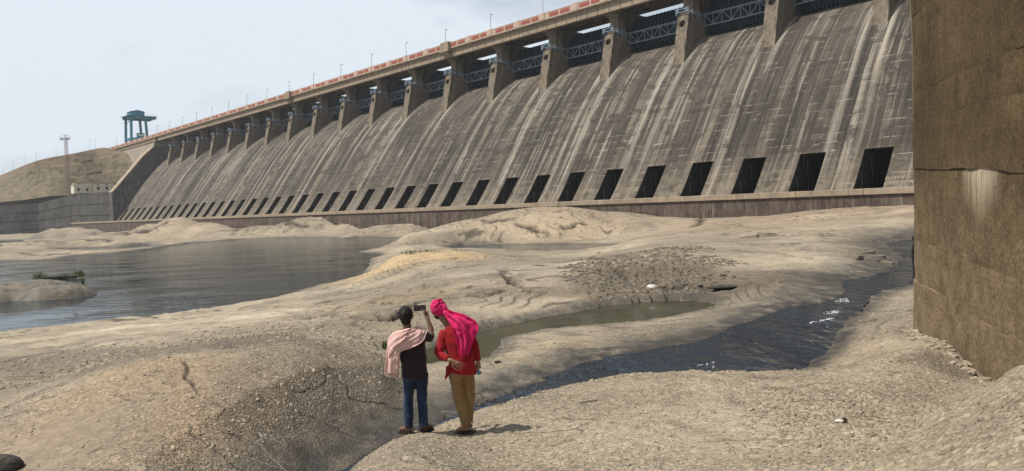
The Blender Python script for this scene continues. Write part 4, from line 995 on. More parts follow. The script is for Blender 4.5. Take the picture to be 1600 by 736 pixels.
# gantry crane on the dam road
cs_ = 444.0
crane = empty('gantry_crane', DW(cs_, 126.4, H0 + 43.3), TH); tag(crane, 'teal gantry crane with four legs standing on the far end of the dam road', 'crane')
HX, HY, HL = 3.7, 5.3, 14.5
for sx in (-1, 1):
    for sy in (-1, 1):
        bm = bmesh.new(); bar(bm, (sx * (HX + .5), sy * HY, .5), (sx * HX, sy * (HY - .3), HL), 1.15, 1.2, up=(0, 1, 0)); g = obj('leg', bm, M_teal, crane)
        bm = bmesh.new(); box(bm, sx * (HX + .5) - .7, sx * (HX + .5) + .7, sy * HY - 1.6, sy * HY + 1.6, 0, 1.0, .1); obj('wheel_bogie', bm, M_teal, g)
bm = bmesh.new()
for sy in (-1, 1): box(bm, -HX - 1.6, HX + 5.6, sy * (HY - .3) - .6, sy * (HY - .3) + .6, HL, HL + 1.3, .05)
for x in (-HX, HX, HX + 5.0): box(bm, x - .45, x + .45, -HY + .92, HY - .92, HL + .2, HL + 1.2)
obj('main_girder', bm, M_teal, crane)
bm = bmesh.new(); box(bm, -HX - 2.2, HX + 6.0, -HY - 1.1, HY + 1.1, HL + 1.302, HL + 1.5); obj('deck', bm, M_teal, crane)
bm = bmesh.new()
for sy in (-1, 1):
    for x in np.linspace(-HX - 2.1, HX + 5.9, 10): bar(bm, (x, sy * (HY + 1.0), HL + 1.5), (x, sy * (HY + 1.0), HL + 2.6), .07)
    bar(bm, (-HX - 2.1, sy * (HY + 1.0), HL + 2.6), (HX + 5.9, sy * (HY + 1.0), HL + 2.6), .07)
obj('railing', bm, M_pole, crane)
bm = bmesh.new(); prism(bm, [(-3.2, HL + 1.5), (3.8, HL + 1.5), (3.8, HL + 3.9), (.3, HL + 4.7), (-3.2, HL + 3.9)], 'y', -3.6, 3.6); hs = obj('machine_house', bm, M_teal, crane)
bm = bmesh.new(); prism(bm, [(-3.6, HL + 3.85), (.3, HL + 4.75), (4.2, HL + 3.85), (4.2, HL + 4.0), (.3, HL + 4.95), (-3.6, HL + 4.0)], 'y', -4.0, 4.0); obj('roof', bm, M_teal, hs)
bm = bmesh.new()
for sx in (-1, 1): bar(bm, (sx * (HX + .35), -HY, 3.4), (sx * (HX + .35), HY, 3.4), .8, .9)
for sy in (-1, 1): bar(bm, (-HX - .3, sy * (HY - .1), 3.4), (HX + .3, sy * (HY - .1), 3.4), .7, .9); bar(bm, (-HX, sy * (HY - .3), HL - 2.6), (-HX + 2.2, sy * (HY - .3), HL), .3)
obj('tie_beam', bm, M_teal, crane)
bm = bmesh.new(); box(bm, -1.2, 2.6, -HY - .7, -HY + .9, 3.9, 6.4, .05); cab = obj('control_cabin', bm, M_teal, crane)
for i in range(4): bm = bmesh.new(); box(bm, -.95 + i * .9, -.25 + i * .9, -HY - .715, -HY - .701, 4.8, 5.8); obj('window', bm, M_white, cab)

# ------------------------------------------------------------------ brown concrete wall on the right
bw = empty('concrete_wall', (0, 0, 0)); tag(bw, 'massive rough brown concrete wall with a rounded end at the right', 'wall')
pA = inv(1540, 580, 1.85); pB = inv(1431, 502, 1.95); dd = (pB - pA); dd.z = 0; dd.normalize(); dn = Vector((dd.y, -dd.x, 0))   # dn points right, into the wall
RN = 1.9; plan = []; t = -11.0; LB = (pB - pA).length - .15
while t < LB: plan.append((pA + dd * t, -dn, t)); t += .13
for i in range(1, 34):                       # rounded end
    an = pi * i / 34; c = pA + dd * LB + dn * RN; nrm_ = (-dn * cos(an) + dd * sin(an)); plan.append((c + nrm_ * RN, nrm_, LB + RN * an))
for i in range(1, 14): c = pA + dd * (LB - i * .9) + dn * 2 * RN; plan.append((c, dn, LB + RN * pi + i * .9))
JZ = [.2, 2.95, 3.9, 5.63, 6.8, 7.5, 9.3, 11.1, 12.9, 14.5]
def jz(k, t): return JZ[k] + (.043 * (min(t, LB) - LB) + float(fbm(np.array([t * 1.0]), np.array([k * 7.3]), .5, 4, 240)[0]) * .09 if k > 0 else 0)
for k in range(len(JZ) - 1):
    nrows = max(6, int((JZ[k + 1] - JZ[k]) / .13)) + 1; V = []; LM = []; off = random.uniform(-.012, .012) + (.05 if k == 0 else 0)
    for (p, n_, t) in plan:
        z0, z1 = jz(k, t), jz(k + 1, t)
        for j in range(-1, nrows + 1):
            f = min(max(j, 0), nrows - 1) / (nrows - 1); zz = z0 + (z1 - z0) * f
            P1, P2 = np.array([t]), np.array([zz]); nz1 = float(fbm(P1, P2, .8, 4, 200)[0]) * .03 + float(fbm(P1, P2, 4.2, 3, 210)[0]) * .012
            e = 1 if j in (0, nrows - 1) else 0; chipn = float(fbm(P1, P2 * .3, 1.1, 3, 220 + k)[0])
            o_ = off + nz1 - e * (.007 + .055 * max(0, chipn)); 
            if k == 0 and t < LB - 2: o_ -= .05
            if j in (-1, nrows): o_ = -.35
            q = p + n_ * o_; V.append((q.x, q.y, zz))
            zc = jz(3, t); lm = 0
            cen = (inv(1540, 330, 4.0) - pA)
            if k == 2:
                tt = (t - LIM) / 1.05 if (LIM := 0.25) is not None else 0
                lm = max(0, 1 - abs(tt) ** 2) * max(0, min(1, 1.25 - (zc - zz) / (.85 * (1 - .5 * abs(tt)) + .3 * max(-1, chipn)))) 
            if k in (0, 1) and LB - 1.2 < t < LB + 1.5: lm = max(lm, .35 * max(0, float(fbm(P1 * 3, P2 * .4, 1.2, 2, 77)[0])))
            if k >= 4 and abs(t - LB - .35) < .06: lm = .7
            LM.append(lm)
    nrows += 2; F = [(i * nrows + j, i * nrows + j + 1, (i + 1) * nrows + j + 1, (i + 1) * nrows + j) for i in range(len(plan) - 1) for j in range(nrows - 1)]
    if k == len(JZ) - 2: F.append(tuple(i * nrows + nrows - 1 for i in range(len(plan)))[::-1])
    o = pydata('concrete_lift', V, F, MB, bw, True)
    o.data.set_sharp_from_angle(angle=radians(50))
    at = o.data.attributes.new('lime', 'FLOAT', 'POINT'); at.data.foreach_set('value', np.array(LM, np.float32))

# ------------------------------------------------------------------ people
def ball(bm, c, r, seg=14, rot=None):
    M_ = Matrix.Translation(c) @ (rot or Matrix.Identity(4)) @ Matrix.Diagonal((r[0], r[1], r[2], 1)); bmesh.ops.create_uvsphere(bm, u_segments=seg, v_segments=seg - 4, radius=1, matrix=M_)
def fuse(name, bm, mat, parent, voxel=.008, smooth=4, wr=0.0, wf=9.0, seed=0, smf=.5, decim=None):
    me_ = bpy.data.meshes.new('t'); bmesh.ops.recalc_face_normals(bm, faces=bm.faces[:]); bm.to_mesh(me_); bm.free(); o = bpy.data.objects.new('t', me_); COL.objects.link(o)
    m1 = o.modifiers.new('r', 'REMESH'); m1.mode = 'VOXEL'; m1.voxel_size = voxel; m1.adaptivity = 0
    m2 = o.modifiers.new('s', 'SMOOTH'); m2.factor = smf; m2.iterations = smooth
    dg = bpy.context.evaluated_depsgraph_get(); res = bpy.data.meshes.new_from_object(o.evaluated_get(dg)); bpy.data.objects.remove(o); res.name = name
    if wr:
        n = len(res.vertices); co = np.zeros(n * 3, np.float32); res.vertices.foreach_get('co', co); co = co.reshape(-1, 3); nn = np.zeros(n * 3, np.float32)
        res.vertices.foreach_get('normal', nn); nn = nn.reshape(-1, 3)
        x, y, zz = co[:, 0].astype(float), co[:, 1].astype(float), co[:, 2].astype(float)
        w = fbm(x * 1.0 + y * .8 + zz * .7, zz * .9 - x * .55, wf, 3, seed) * .7 + (1 - np.abs(fbm(x + y, zz * 1.2 + x, wf * .6, 3, seed + 9)) * 3).clip(0, 1) * .35
        co = co + nn * (w * wr)[:, None]; res.vertices.foreach_set('co', co.astype(np.float32).ravel()); res.update()
    res.polygons.foreach_set('use_smooth', [True] * len(res.polygons)); res.materials.clear(); res.materials.append(mat)
    return link_mesh(name, res, None, parent)
def hand(bm, wrist, palm_dir, up_dir, side, curl=0.3, sc=1.0, spread=.16):
    """palm_dir: wrist to knuckles; up_dir: out of the back of the hand; side: +1 thumb on palm_dir x up_dir"""
    w = Vector(wrist); d = Vector(palm_dir).normalized(); u = Vector(up_dir); u = (u - d * u.dot(d)).normalized(); s = d.cross(u) * side
    tube(bm, [w - d * .03 * sc, w + d * .03 * sc, w + d * .085 * sc], [(.024 * sc, .02 * sc), (.034 * sc, .018 * sc), (.036 * sc, .016 * sc)], 10)
    k = w + d * .05 * sc
    for i in (-1.5, -.5, .5, 1.5): tube(bm, [k + s * i * .012 * sc, w + s * i * .0195 * sc + d * .088 * sc], .0125 * sc, 7)
    lens = [.062, .078, .082, .072]
    for i, (o_, ln) in enumerate(zip((-1.5, -.5, .5, 1.5), lens)):
        p = w + s * o_ * .0195 * sc + d * .088 * sc; a = o_ * spread; dd_ = (d + s * a).normalized(); pts = [p]; cdir = dd_; 
        for j, fr in enumerate((.45, .32, .23)):
            ang_ = curl * (j + .6); cdir = (dd_ * cos(ang_) - u * sin(ang_)).normalized(); pts.append(pts[-1] + cdir * ln * fr * sc)
        tube(bm, pts, [.0098 * sc, .0092 * sc, .0086 * sc, .0072 * sc], 7)
    p = w + d * .025 * sc + s * .026 * sc
    tube(bm, [p, p + (s * .8 + d * .6) * .035 * sc, p + (s * .75 + d * 1.2) * .055 * sc - u * .02 * curl * sc, p + (s * .7 + d * 1.7) * .062 * sc - u * .035 * curl * sc], [.013 * sc, .012 * sc, .0105 * sc, .008 * sc], 7)
def cloth(name, rows, mat, parent, nu=26, nv_=40, thick=.006, amp=.012, freq=7, seed=0, noise=.01, along=True):
    R_ = [[Vector(p) for p in r] for r in rows]; G = []
    for i in range(nv_ + 1):
        t = i / nv_; rp = [cr([r[k] for r in R_], t) for k in range(len(R_[0]))]; G.append([cr(rp, j / nu) for j in range(nu + 1)])
    V = []; 
    def N(i, j):
        a = G[min(i + 1, nv_)][j] - G[max(i - 1, 0)][j]; b = G[i][min(j + 1, nu)] - G[i][max(j - 1, 0)]; n = a.cross(b); return n.normalized() if n.length > 1e-9 else Vector((0, -1, 0))
    top = []; bot = []
    for i in range(nv_ + 1):
        for j in range(nu + 1):
            n = N(i, j); u, v = j / nu, i / nv_; ph = seed + 1.6 * sin(3 * v + seed)
            ridge = sin(2 * pi * freq * u + ph) * .6 + sin(2 * pi * freq * .47 * u + 2 * v + seed) * .5
            nn_ = float(fbm(np.array([u * 3.0 + seed]), np.array([v * 4.0]), 2.0, 3, 300 + seed)[0]); p = G[i][j] + n * (ridge * amp + nn_ * noise)
            top.append(p + n * thick / 2); bot.append(p - n * thick / 2)
    V = top + bot; o2 = len(top); w = nu + 1; F = []
    for i in range(nv_):
        for j in range(nu): q = i * w + j; F += [(q, q + 1, q + w + 1, q + w), (o2 + q, o2 + q + w, o2 + q + w + 1, o2 + q + 1)]
    for j in range(nu): F += [(j, o2 + j, o2 + j + 1, j + 1), (nv_ * w + j, nv_ * w + j + 1, o2 + nv_ * w + j + 1, o2 + nv_ * w + j)]
    for i in range(nv_): F += [(i * w, (i + 1) * w, o2 + (i + 1) * w, o2 + i * w), (i * w + nu, o2 + i * w + nu, o2 + (i + 1) * w + nu, (i + 1) * w + nu)]
    return pydata(name, V, F, mat, parent, True), G
def fabric(name, c, var=.2, rough=.85, weave=500, c2=None, sc=6, mixhi=.8):
    t = NT(name, rough, .15); o = t.tc(); n = t.noise(o, sc, 5, .65); t.p.inputs['Sheen Weight'].default_value = .15
    col = t.mix(t.rng(n, .35, .68), tuple(x * (1 - var) for x in c), tuple(x * (1 + var) for x in c))
    if c2: col = t.mix(t.rng(t.noise(t.map(o, (1, 1, .35)), 7, 4, .6), .5, .68, 0, mixhi), col, c2)
    t.color(col); t.bump(t.noise(o, weave, 2), .25, .002); return t.m
M_skin = plain('brown_skin', (0.125, 0.062, 0.036), .55, .12, 14, spec=.4); M_skin2 = plain('lighter_brown_skin', (0.24, 0.125, 0.08), .55, .12, 14, spec=.4)
M_hair = plain('black_hair', (0.008, 0.007, 0.007), .6, .3, 90, .006); M_shirt = fabric('dark_plum_cotton', (0.026, 0.016, 0.021)); M_jean = fabric('blue_denim', (0.014, 0.026, 0.055), .3, c2=(0.05, 0.09, 0.16), mixhi=.7)
M_scarf = fabric('pale_pink_cotton', (0.60, 0.39, 0.345), .12); M_kurta = fabric('red_cotton', (0.26, 0.009, 0.014), .2); M_pink = fabric('bright_pink_cloth', (0.56, 0.014, 0.115), .18, sc=14); M_khaki = fabric('khaki_cotton', (0.25, 0.155, 0.068), .15)
M_leath = plain('dark_brown_leather', (0.035, 0.02, 0.014), .6, .3, 20); M_blk = plain('black_plastic', (0.012, 0.012, 0.014), .3, .2, 5, spec=.5); M_lens = plain('blue_mirror_lens', (0.02, 0.25, 0.36), .08, .1, 5, spec=.8); M_eye = plain('eye_white', (.6, .58, .55), .3, .02)
M_black = fabric('black_jacket_cloth', (0.014, 0.014, 0.017))
def head(bm, c, face, r=(.076, .094, .112), tilt=0.0, ear=True):
    """face: yaw of the face (0 = away from the viewer, + to the left)"""
    Rm = Matrix.Rotation(tilt, 4, 'Y') @ Matrix.Rotation(face, 4, 'Z'); c = Vector(c)
    P = lambda x, y, zz: c + (Rm @ Vector((x, y, zz)))
    ball(bm, c + (Rm @ Vector((0, 0, .012))), r, 16, Rm); ball(bm, P(0, .035, -.06), (.052, .056, .058), 12, Rm)
    ball(bm, P(0, .095, -.012), (.014, .024, .026), 8, Rm); ball(bm, P(0, .083, -.058), (.027, .014, .012), 8, Rm)
    if ear:
        for sx in (-1, 1): ball(bm, P(sx * .079, -.002, -.008), (.010, .02, .031), 8, Rm)
    return P, Rm
def shoe(parent, foot, yaw, strap=True, thong=False, L_=.27):
    r = Matrix.Translation(foot) @ Matrix.Rotation(yaw, 4, 'Z'); bm = bmesh.new()
    prof_ = [(-.10, .034), (-.06, .038), (0, .036), (.06, .043), (.12, .048), (.155, .036), (.17, .012)]
    vt = [bm.verts.new(r @ Vector((w, y, zz))) for zz in (0.0, .022) for y, w in prof_] ; n = len(prof_)
    vl_ = [bm.verts.new(r @ Vector((-w * .92, y, zz))) for zz in (0.0, .022) for y, w in prof_]
    for i in range(n - 1):
        bm.faces.new((vt[i], vt[i + 1], vt[n + i + 1], vt[n + i])); bm.faces.new((vl_[i], vl_[n + i], vl_[n + i + 1], vl_[i + 1])); bm.faces.new((vt[n + i], vt[n + i + 1], vl_[n + i + 1], vl_[n + i])); bm.faces.new((vt[i], vl_[i], vl_[i + 1], vt[i + 1]))
    bm.faces.new((vt[0], vt[n], vl_[n], vl_[0])); bm.faces.new((vt[n - 1], vl_[n - 1], vl_[2 * n - 1], vt[2 * n - 1]))
    s = obj('sandal', bm, M_leath, parent); bm = bmesh.new(); q = lambda *a: r @ Vector(a)
    if thong:
        for sx in (-1, 1): tube(bm, [q(sx * .042, .03, .02), q(sx * .03, .07, .055), q(0, .115, .045)], .008, 6)
    else:
        for y in (.02, .075, .12): tube(bm, [q(-.045, y, .015), q(-.032, y, .055 - y * .1), q(0, y, .072 - y * .25), q(.032, y, .055 - y * .1), q(.045, y, .015)], [(.016, .005)] * 5, 6)
        tube(bm, [q(-.04, .0, .02), q(-.042, -.06, .07), q(0, -.108, .08), q(.042, -.06, .07), q(.04, 0, .02)], .008, 6)
    obj('strap', bm, M_leath, s)
def foot(bm, an, yaw, sc=1.0):
    r = Matrix.Translation(an) @ Matrix.Rotation(yaw, 4, 'Z'); q = lambda *a: r @ Vector(a)
    tube(bm, [q(0, -.055, .055), q(0, -.03, .06), q(0, .03, .055), q(0, .09, .04), q(0, .13, .034)], [.026, .032, .033, .034, .026], 10)
    for i, x in enumerate((-.028, -.014, 0, .013, .027)): tube(bm, [q(x, .12, .036), q(x * 1.1, .155 - abs(x) * .25, .03)], .0095, 6)
def ground_at(px, py):
    return hit(px, py, lambda x, y: H_full(x, y), 4, 60)

# person with the phone
g1 = ground_at(652, 677)
p1 = empty('person', g1, atan2(-g1.x, g1.y)); tag(p1, 'person in dark shirt, jeans and pale pink shoulder cloth raising a phone', 'person')
K = 1.0
bm = bmesh.new()
tube(bm, [(0, 0, .80), (0, 0, .9), (-.02, 0, 1.05), (-.045, 0, 1.2), (-.05, 0, 1.29), (-.055, .0, 1.34)], [(.13, .09), (.135, .095), (.125, .09), (.155, .1), (.14, .08), (.07, .06)], 16)
tube(bm, [(-.06, -.01, 1.32), (-.075, .0, 1.42), (-.085, .02, 1.47)], [.055, .052, .055], 12)
HP1, HR1 = head(bm, (-.087, .03, 1.545), -.15, tilt=-.06)
for a, b, c in (((-.06, 0, .82), (-.095, .02, .47), (-.105, -.01, .09)), ((.065, 0, .82), (.075, .03, .47), (.088, .0, .09))): tube(bm, [a, Vector(a).lerp(Vector(b), .5), b, Vector(b).lerp(Vector(c), .35), c, (c[0], c[1] + .0, .05)], [.075, .066, .05, .05, .034, .036], 12)
foot(bm, (-.108, -.01, 0.018), .95); foot(bm, (.09, .0, .018), -.85)
AR = [(.125, .0, 1.285), (.185, .1, 1.25), (.245, .185, 1.235)]; FR = [(.245, .185, 1.235), (.235, .24, 1.35), (.195, .30, 1.485)]
tube(bm, AR, [.05, .042, .036], 12); tube(bm, FR, [.038, .036, .024], 12)
hand(bm, (.195, .30, 1.485), (-.25, .35, .9), (.9, -.2, .35), 1, .75)
tube(bm, [(-.215, .0, 1.285), (-.235, .1, 1.2), (-.22, .2, 1.14)], [.05, .042, .036], 12); tube(bm, [(-.22, .2, 1.14), (-.14, .27, 1.3), (-.045, .33, 1.5)], [.037, .034, .024], 12)
hand(bm, (-.045, .33, 1.5), (.25, .25, .95), (-.9, -.2, .3), -1, .8)
fuse('body', bm, M_skin, p1, .0065, 3)
bm = bmesh.new()                              # hair: cap of tufts
ball(bm, HP1(0, -.014, .032), (.088, .102, .108), 18, HR1); ball(bm, HP1(0, -.05, -.03), (.07, .055, .07), 14, HR1)
rh = random.Random(3)
for i in range(330):
    th_, ph_ = rh.uniform(0, 2 * pi), math.acos(rh.uniform(-.35, 1)); d_ = Vector((sin(ph_) * cos(th_), sin(ph_) * sin(th_), cos(ph_)))
    if d_.y > .5 and d_.z < .45: continue
    b_ = Vector((d_.x * .086, d_.y * .1 - .012, d_.z * .105 + .03)); e_ = b_ + (d_ + Vector((rh.uniform(-.7, .7), rh.uniform(-.5, .7), rh.uniform(-.2, .8)))).normalized() * rh.uniform(.012, .028)
    tube(bm, [HP1(*(b_ * .94)), HP1(*b_), HP1(*e_)], [.012, .009, .003], 5)
fuse('hair', bm, M_hair, p1, .006, 1)
for sx in (-1, 1): bm = bmesh.new(); ball(bm, HP1(sx * .03, .088, .008), (.012, .008, .008), 8, HR1); obj('eye', bm, M_eye, p1, True)
bm = bmesh.new()
tube(bm, [(.0, .0, .735), (0, .0, .76), (-.005, 0, .92), (-.02, 0, 1.08), (-.045, 0, 1.2), (-.05, 0, 1.285), (-.058, 0, 1.345)], [(.172, .12), (.176, .125), (.163, .118), (.168, .118), (.19, .12), (.175, .098), (.085, .075)], 20)
tube(bm, [(.08, .0, 1.29), (.16, .06, 1.265), (.225, .145, 1.23)], [.07, .068, .06], 12); tube(bm, [(-.18, .0, 1.29), (-.24, .08, 1.22), (-.24, .15, 1.17)], [.07, .066, .06], 12)
fuse('shirt', bm, M_shirt, p1, .009, 3, .022, 6, 3)
bm = bmesh.new()
tube(bm, [(0, 0, .72), (0, 0, .80), (0, 0, .93)], [(.15, .105), (.158, .11), (.145, .1)], 18)
for a, b, c in (((-.075, 0, .78), (-.098, .02, .47), (-.108, -.01, .095)), ((.078, 0, .78), (.08, .03, .47), (.09, .0, .095))):
    tube(bm, [a, Vector(a).lerp(Vector(b), .5), b, Vector(b).lerp(Vector(c), .4), Vector(b).lerp(Vector(c), .85), c], [(.085, .1), (.08, .09), .066, .064, .054, .058], 14)
fuse('jeans', bm, M_jean, p1, .009, 3, .018, 8, 11)
sc_, G_ = cloth('shoulder_cloth', [[(.06, .11, 1.24), (.11, .11, 1.2), (.16, .09, 1.18)], [(.05, .01, 1.415), (.11, .01, 1.385), (.175, .0, 1.33)], [(-.01, -.085, 1.405), (.05, -.12, 1.33), (.125, -.135, 1.245)],
                  [(-.11, -.1, 1.395), (-.06, -.14, 1.28), (-.02, -.155, 1.165)], [(-.225, -.06, 1.375), (-.2, -.155, 1.26), (-.17, -.165, 1.12)], [(-.325, -.03, 1.24), (-.265, -.15, 1.13), (-.185, -.16, 1.02)],
                  [(-.355, -.05, 1.05), (-.285, -.13, 1.0), (-.195, -.14, .95)], [(-.385, -.06, .86), (-.30, -.11, .83), (-.21, -.12, .82)]], M_scarf, p1, 34, 60, .008, .007, 5, 1, .024)
cloth('cloth_fold', [[(-.02, -.1, 1.42), (-.08, -.13, 1.37), (-.1, -.16, 1.3)], [(-.15, -.09, 1.40), (-.16, -.15, 1.33), (-.16, -.17, 1.24)], [(-.27, -.06, 1.36), (-.25, -.15, 1.27), (-.23, -.175, 1.19)], [(-.335, -.0, 1.24), (-.325, -.1, 1.16), (-.3, -.15, 1.1)], [(-.31, .06, 1.12), (-.33, -.02, 1.06), (-.33, -.08, 1.0)]], M_scarf, sc_, 16, 30, .008, .01, 3, 5, .008)
bm = bmesh.new()
for j in range(0, 31):
    e = G_[-1][j]; tube(bm, [e, e + Vector((rh.uniform(-.008, .008), 0, -.02)), e + Vector((rh.uniform(-.015, .015), rh.uniform(-.01, .01), -.05))], [.003, .0025, .0015], 4)
obj('fringe', bm, M_scarf, sc_)
shoe(p1, (-.108, -.01, 0), .95); shoe(p1, (.09, .0, 0), -.85)
ph = empty('phone', p1.matrix_basis @ Vector((.10, .345, 1.575)), p1.rotation_euler.z); tag(ph, 'black phone held up sideways in front of the person in the dark shirt', 'phone')
bm = bmesh.new(); box(bm, -.082, .082, -.005, .005, -.002, .078, .004); obj('phone_body', bm, M_blk, ph)
bm = bmesh.new(); box(bm, -.076, .076, -.0065, -.0052, .003, .073); obj('screen', bm, plain('dark_phone_screen', (.05, .05, .05), .1, .5, 12), ph)

# person in red
g2 = ground_at(725, 679)
p2 = empty('person', g2, atan2(-g2.x, g2.y)); tag(p2, 'person in red long shirt, khaki trousers and bright pink headscarf, leaning left', 'person')
bm = bmesh.new()
tube(bm, [(.01, 0, .85), (.01, 0, .95), (-.01, 0, 1.1), (-.05, .01, 1.25), (-.085, .02, 1.37), (-.11, .03, 1.45)], [(.14, .1), (.145, .1), (.135, .095), (.16, .105), (.15, .085), (.075, .065)], 16)
tube(bm, [(-.12, .03, 1.43), (-.19, .05, 1.53), (-.24, .07, 1.6)], [.058, .055, .06], 12)
HP2, HR2 = head(bm, (-.285, .08, 1.675), .75, tilt=-.45, ear=True)
tube(bm, [(-.065, .0, .9), (-.07, .03, .7), (-.05, .05, .5), (-.01, .02, .35), (.03, .0, .12), (.035, 0, .05)], [.08, .07, .052, .05, .036, .036], 12)
tube(bm, [(.08, .02, .9), (.095, .06, .7), (.1, .1, .5), (.08, .1, .35), (.065, .1, .12), (.065, .1, .05)], [.08, .07, .052, .05, .036, .036], 12)
foot(bm, (.035, -.0, .018), 1.35); foot(bm, (.065, .12, .018), .9)
tube(bm, [(-.235, .02, 1.375), (-.275, -.01, 1.24), (-.29, -.05, 1.1)], [.05, .043, .038], 12); tube(bm, [(-.29, -.05, 1.1), (-.21, -.13, 1.055), (-.135, -.175, 1.04)], [.038, .034, .024], 12)
hand(bm, (-.125, -.18, 1.035), (.86, -.06, -.55), (.1, .95, -.1), -1, -.08, 1.05, .2)
tube(bm, [(.10, .02, 1.36), (.17, .03, 1.24), (.205, .03, 1.12)], [.05, .043, .038], 12); tube(bm, [(.205, .03, 1.12), (.22, .03, 1.03), (.225, .02, .95)], [.038, .034, .026], 12)
hand(bm, (.225, .02, .955), (.05, .1, -1), (.9, -.3, 0), -1, .8, 1.0)
fuse('body', bm, M_skin2, p2, .0065, 3)
for sx in (-1, 1): bm = bmesh.new(); ball(bm, HP2(sx * .03, .088, .008), (.012, .008, .008), 8, HR2); obj('eye', bm, M_eye, p2, True)
bm = bmesh.new(); ball(bm, HP2(0, .05, -.065), (.06, .06, .055), 12, HR2); tube(bm, [HP2(0, .07, -.03), HP2(0, .1, -.04)], [.04, .02], 8); fuse('beard', bm, M_hair, p2, .007, 2)
bm = bmesh.new()
tube(bm, [(.0, .0, .835), (.005, .0, .87), (0.005, 0, 1.0), (-.02, 0, 1.12), (-.05, .01, 1.27), (-.09, .02, 1.38), (-.125, .035, 1.465)], [(.195, .145), (.19, .14), (.17, .125), (.168, .12), (.19, .125), (.18, .1), (.085, .075)], 20)
tube(bm, [(-.19, .02, 1.385), (-.245, .0, 1.28), (-.295, -.04, 1.12), (-.265, -.075, 1.085), (-.17, -.15, 1.05)], [.075, .068, .062, .058, .043], 12)
tube(bm, [(.05, .02, 1.375), (.135, .02, 1.3), (.185, .03, 1.18), (.21, .03, 1.08), (.222, .02, .985)], [.075, .066, .058, .052, .045], 12)
prism(bm, [(-.20, .92), (-.235, .76), (-.215, .755), (-.15, .845), (-.1, .9)], 'y', -.06, .03)
fuse('long_shirt', bm, M_kurta, p2, .009, 3, .022, 6, 23)
bm = bmesh.new()
tube(bm, [(.0, 0, .80), (0.005, 0, .87), (.01, 0, 1.0)], [(.155, .12), (.16, .12), (.14, .1)], 18)
tube(bm, [(-.075, .0, .87), (-.075, .03, .7), (-.052, .05, .5), (-.012, .02, .35), (.022, .0, .19), (.028, 0, .13)], [(.095, .11), (.088, .1), .078, .072, .066, .062], 14)
tube(bm, [(.075, .02, .87), (.09, .06, .7), (.095, .1, .5), (.08, .1, .35), (.065, .1, .18), (.065, .1, .13)], [(.09, .105), (.08, .095), .072, .068, .064, .062], 14)
fuse('trousers', bm, M_khaki, p2, .009, 3, .02, 7, 31)
shoe(p2, (.035, 0, 0), 1.35, thong=True); shoe(p2, (.065, .12, 0), .9, thong=True)
bm = bmesh.new(); ball(bm, HP2(0, -.012, .03), (.096, .112, .118), 20, HR2); ball(bm, HP2(0, -.06, -.02), (.08, .06, .07), 14, HR2)
KN = Vector((-.175, -.035, 1.655)); ball(bm, KN, (.045, .035, .035), 12); tube(bm, [HP2(.07, -.05, .05), KN], [.05, .03], 10); tube(bm, [KN, KN + Vector((-.02, .0, .07)), KN + Vector((-.05, .01, .11))], [.025, .02, .01], 8)
for k in range(5):
    pts = [HP2(.1 * cos(a_) * 1.0, .115 * sin(a_) - .01, .045 + .02 * k - .02 + .03 * sin(a_ * 1.3 + k)) for a_ in np.linspace(-2.6, 1.2, 14)]; tube(bm, pts, .011, 6)
fuse('headscarf', bm, M_pink, p2, .007, 2, .014, 8, 41)
cloth('scarf_tail', [[(-.19, -.055, 1.625), (-.17, -.07, 1.655), (-.15, -.045, 1.68)], [(-.125, -.15, 1.52), (-.04, -.17, 1.56), (.06, -.1, 1.615)], [(-.07, -.17, 1.37), (.06, -.20, 1.42), (.225, -.13, 1.505)], [(-.045, -.165, 1.22), (.06, -.2, 1.25), (.19, -.14, 1.33)], [(-.02, -.17, 1.1), (.03, -.19, 1.08), (.10, -.16, 1.13)]], M_pink, p2, 30, 44, .008, .02, 4, 2, .022)
gl = empty('sunglasses', p2.matrix_basis @ Vector((.225, .0, .86)), p2.rotation_euler.z); tag(gl, 'blue mirrored sunglasses dangling from the right hand of the person in red', 'sunglasses')
bm = bmesh.new(); Rg = Matrix.Rotation(.9, 4, 'Y')
for sx in (-1, 1): bmesh.ops.create_cone(bm, cap_ends=True, segments=16, radius1=.027, radius2=.027, depth=.004, matrix=Rg @ Matrix.Translation((sx * .034, 0, -.02)) @ Matrix.Rotation(pi / 2, 4, 'X'))
obj('lens', bm, M_lens, gl)
bm = bmesh.new()
for sx in (-1, 1): tube(bm, [Rg @ Vector((sx * .034 + .029 * cos(a_), 0, -.02 + .029 * sin(a_))) for a_ in np.linspace(0, 2 * pi, 16)], .003, 5); 
tube(bm, [Rg @ Vector((-.01, 0, -.01)), Rg @ Vector((.01, 0, -.01))], .003, 5); tube(bm, [Rg @ Vector((-.063, 0, -.01)), Vector((-.01, .02, .06)), Vector((.0, .02, .075))], .003, 5)
obj('frame', bm, M_blk, gl)

# third person, mostly hidden behind the end of the wall
g3 = ground_at(1429.5, 433); g3.z = max(g3.z, 1.35); ex = Vector((1, 0, 0))
p3 = empty('person', g3, atan2(-g3.x, g3.y) + 1.2); tag(p3, 'person in black standing by the stream, half hidden behind the brown wall', 'person')
bm = bmesh.new(); tube(bm, [(0, 0, .8), (0, 0, .95), (0, 0, 1.15), (0, 0, 1.32), (0, 0, 1.38)], [(.13, .09), (.13, .09), (.15, .1), (.15, .08), (.06, .06)], 14); tube(bm, [(0, 0, 1.34), (0, .02, 1.5)], .052, 10)
HP3, HR3 = head(bm, (0, .03, 1.57), 0, tilt=0)
for sx in (-1, 1):
    tube(bm, [(sx * .08, 0, .85), (sx * .09, .02, .46), (sx * .09, 0, .06)], [.075, .05, .035], 10); foot(bm, (sx * .09, 0, .018), -sx * .2)
    tube(bm, [(sx * .17, 0, 1.32), (sx * .21, -.02, 1.08), (sx * .2, .04, .85)], [.048, .04, .025], 10); hand(bm, (sx * .2, .04, .85), (0, .1, -1), (sx, 0, 0), sx, .4)
